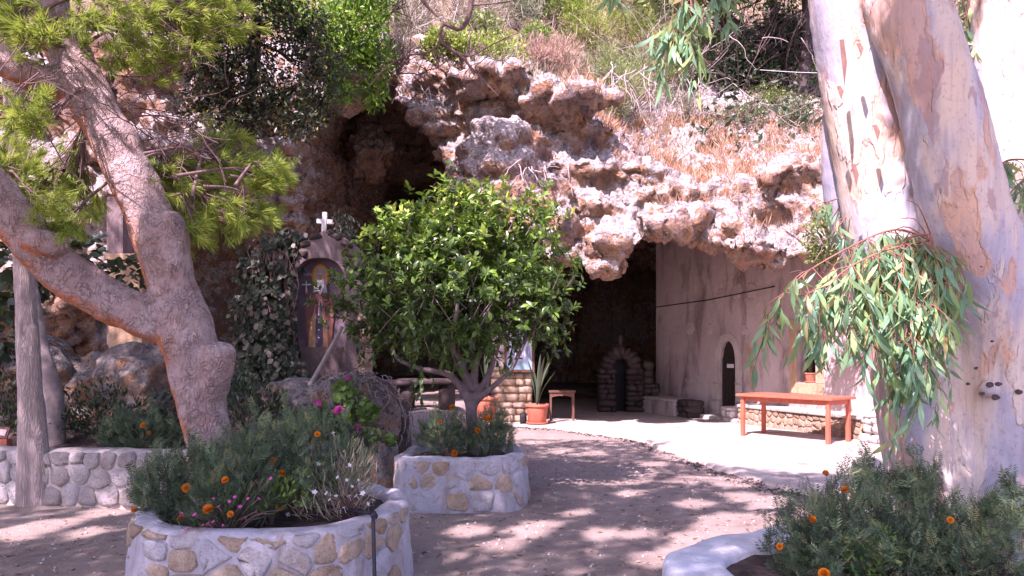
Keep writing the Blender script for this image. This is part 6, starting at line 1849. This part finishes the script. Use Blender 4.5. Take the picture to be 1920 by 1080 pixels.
grass('ledge_grass', (CL_NO[:, 2] > .55) & (PXC > 1120) & (PXC < 1500) & (PYC < line + 60) & (PYC > line) & (CL_CO[:, 1] < 16), 900, 'red_dry', .22, 'sparse reddish grass tufts on the lower rock ledges')

# hanging bare branch, exposed roots, rope
hb = thing('bare_branch', tuple(P(880, -40, 9.0)), 'dark bare branch hanging from the top edge in front of the cliff', 'branch')
mb = MB()
def px_tube(pts, d, r0, r1, sides=6): mb.add(*tube(spline([P(x, y, d) for x, y in pts], 24), np.linspace(r0, r1, 24), sides, False))
px_tube([(884, -60), (882, 20), (862, 55), (832, 45), (826, 75), (845, 92), (870, 110), (890, 140)], 9.0, .035, .014)
px_tube([(835, 60), (820, 85), (795, 100), (760, 105), (720, 130), (695, 160)], 9.0, .016, .005)
px_tube([(845, 92), (880, 105), (930, 80), (975, 60)], 9.0, .014, .004)
px_tube([(870, 110), (905, 150), (935, 180)], 9.0, .012, .004)
px_tube([(880, 10), (940, 5), (985, -5)], 9.0, .012, .006)
px_tube([(780, -20), (800, 10), (822, 32)], 9.2, .03, .012)
px_tube([(755, 0), (742, 20), (748, 90)], 9.1, .008, .003); px_tube([(790, 5), (770, 30), (765, 80)], 9.1, .008, .003); px_tube([(960, -5), (945, 45), (925, 100)], 9.1, .008, .003)
for i in range(16):
    s = P(rng.uniform(800, 930), rng.uniform(30, 150), 9.0); grow(mb, s, np.array([rng.normal(), rng.normal() * .3, -.5]), .35, .006, 2, .5, (1, 2), 4, .3)
bo = mb.obj('branches', M['twig_dark'], hb, True, origin=hb.location); bo['kind'] = 'stuff'
def roots(px, py, d, n, L, label, drop=.9, w=.3):
    t = thing('hanging_roots', tuple(P(px, py, d)), label, 'roots')
    mb = MB()
    for i in range(n):
        grow(mb, P(px, py, d) + rng.normal(size=3) * (w, .08, .08), np.array([rng.normal() * .7, -.4, -drop + rng.normal() * .3]), L * rng.uniform(.5, 1), .012, 1, .5, (1, 2), 4, .3)
    mb.obj('root_strands', M['twig'], t, True, origin=t.location)['kind'] = 'stuff'
roots(1010, 310, 14.0, 9, .5, 'pale root tangle dangling on the rock face above the citrus tree', .4)
roots(1210, 130, 15.5, 16, 1.0, 'curtain of bare hanging twigs left of the dark wood', .8, .5)
roots(1450, 70, 16.5, 4, 1.0, 'pale bare twigs hanging in front of the dark wood', .7, .6)
roots(780, 160, 14.2, 6, .45, 'thin dry roots hanging from the ledge over the left cave', .9)
roots(1545, 420, 12.0, 8, .3, 'curl of pale roots beside the eucalyptus stem', .8, .08)
a0, a1 = P(1425, 131, 15.8), P(1580, 137, 15.2)
rp = MB().add(*tube(spline([a0, (a0 + a1) / 2 - (0, 0, .02), a1], 10), .005, 6)).obj('rope', M['white_stone'], None, True)
tag(rp, 'taut white rope tied towards the eucalyptus stem', 'rope')

# ------------------------------------------------------------------ litter, grit and pebbles on the court
def court(n, x=(-4.5, 5.5), y=(4.0, 13.5)):
    p = np.stack([rng.uniform(*x, n), rng.uniform(*y, n)], 1)
    ok = (poly_sd(p[:, 0], p[:, 1], PLAN_F) < -.08) & (poly_sd(p[:, 0], p[:, 1], PLAN_M) < -.05) & (poly_sd(p[:, 0], p[:, 1], PLAN_R) < -.05) & (poly_sd(p[:, 0], p[:, 1], TERRACE) < -.1) & (poly_sd(p[:, 0], p[:, 1], APRON) < .02)
    p = p[ok]
    return np.column_stack([p, ground_z(p[:, 0], p[:, 1])])
p = court(5200); mb = MB()
scatter(mb, *LEAF2, p + (0, 0, .008), np.column_stack([rng.normal(size=(len(p), 2)), rng.normal(size=len(p)) * .12]), np.tile([0, 0, 1.0], (len(p), 1)) + .3 * unit(len(p)), rng.uniform(.02, .07, len(p)))
tag(mb.obj('leaf_litter', M['litter']), 'fallen leaves and needles scattered on the bare earth', 'litter', kind='stuff')
p = court(6500); mb = MB()
oc = np.array([(1, 0, 0), (-1, 0, 0), (0, 1, 0), (0, -1, 0), (0, 0, .6), (0, 0, -.6)])
of = [(0, 2, 4), (2, 1, 4), (1, 3, 4), (3, 0, 4), (2, 0, 5), (1, 2, 5), (3, 1, 5), (0, 3, 5)]
scatter(mb, oc, of, p + (0, 0, .003), unit(len(p)) * (1, 1, .2), np.tile([0, 0, 1.0], (len(p), 1)), .005 + .016 * rng.random(len(p)) ** 4)
tag(mb.obj('gravel', M['stone_pale']), 'fine grit and pebbles on the bare earth', 'gravel', kind='stuff')
# crumbled earth and stones along the broken edge of the concrete
mb = MB(); e_ = APRON[4:60]; i_ = rng.integers(0, len(e_), 900)
p = np.column_stack([e_[i_] + rng.normal(size=(900, 2)) * .09 - (.05, .06), np.zeros(900)]); p[:, 2] = ground_z(p[:, 0], p[:, 1]) + .004
scatter(mb, oc, of, p, unit(900) * (1, 1, .3), np.tile([0, 0, 1.0], (900, 1)), .008 + .03 * rng.random(900) ** 3)
tag(mb.obj('rubble_edge', M['stone_dark']), 'crumbled stones along the broken edge of the concrete', 'rubble', kind='stuff')
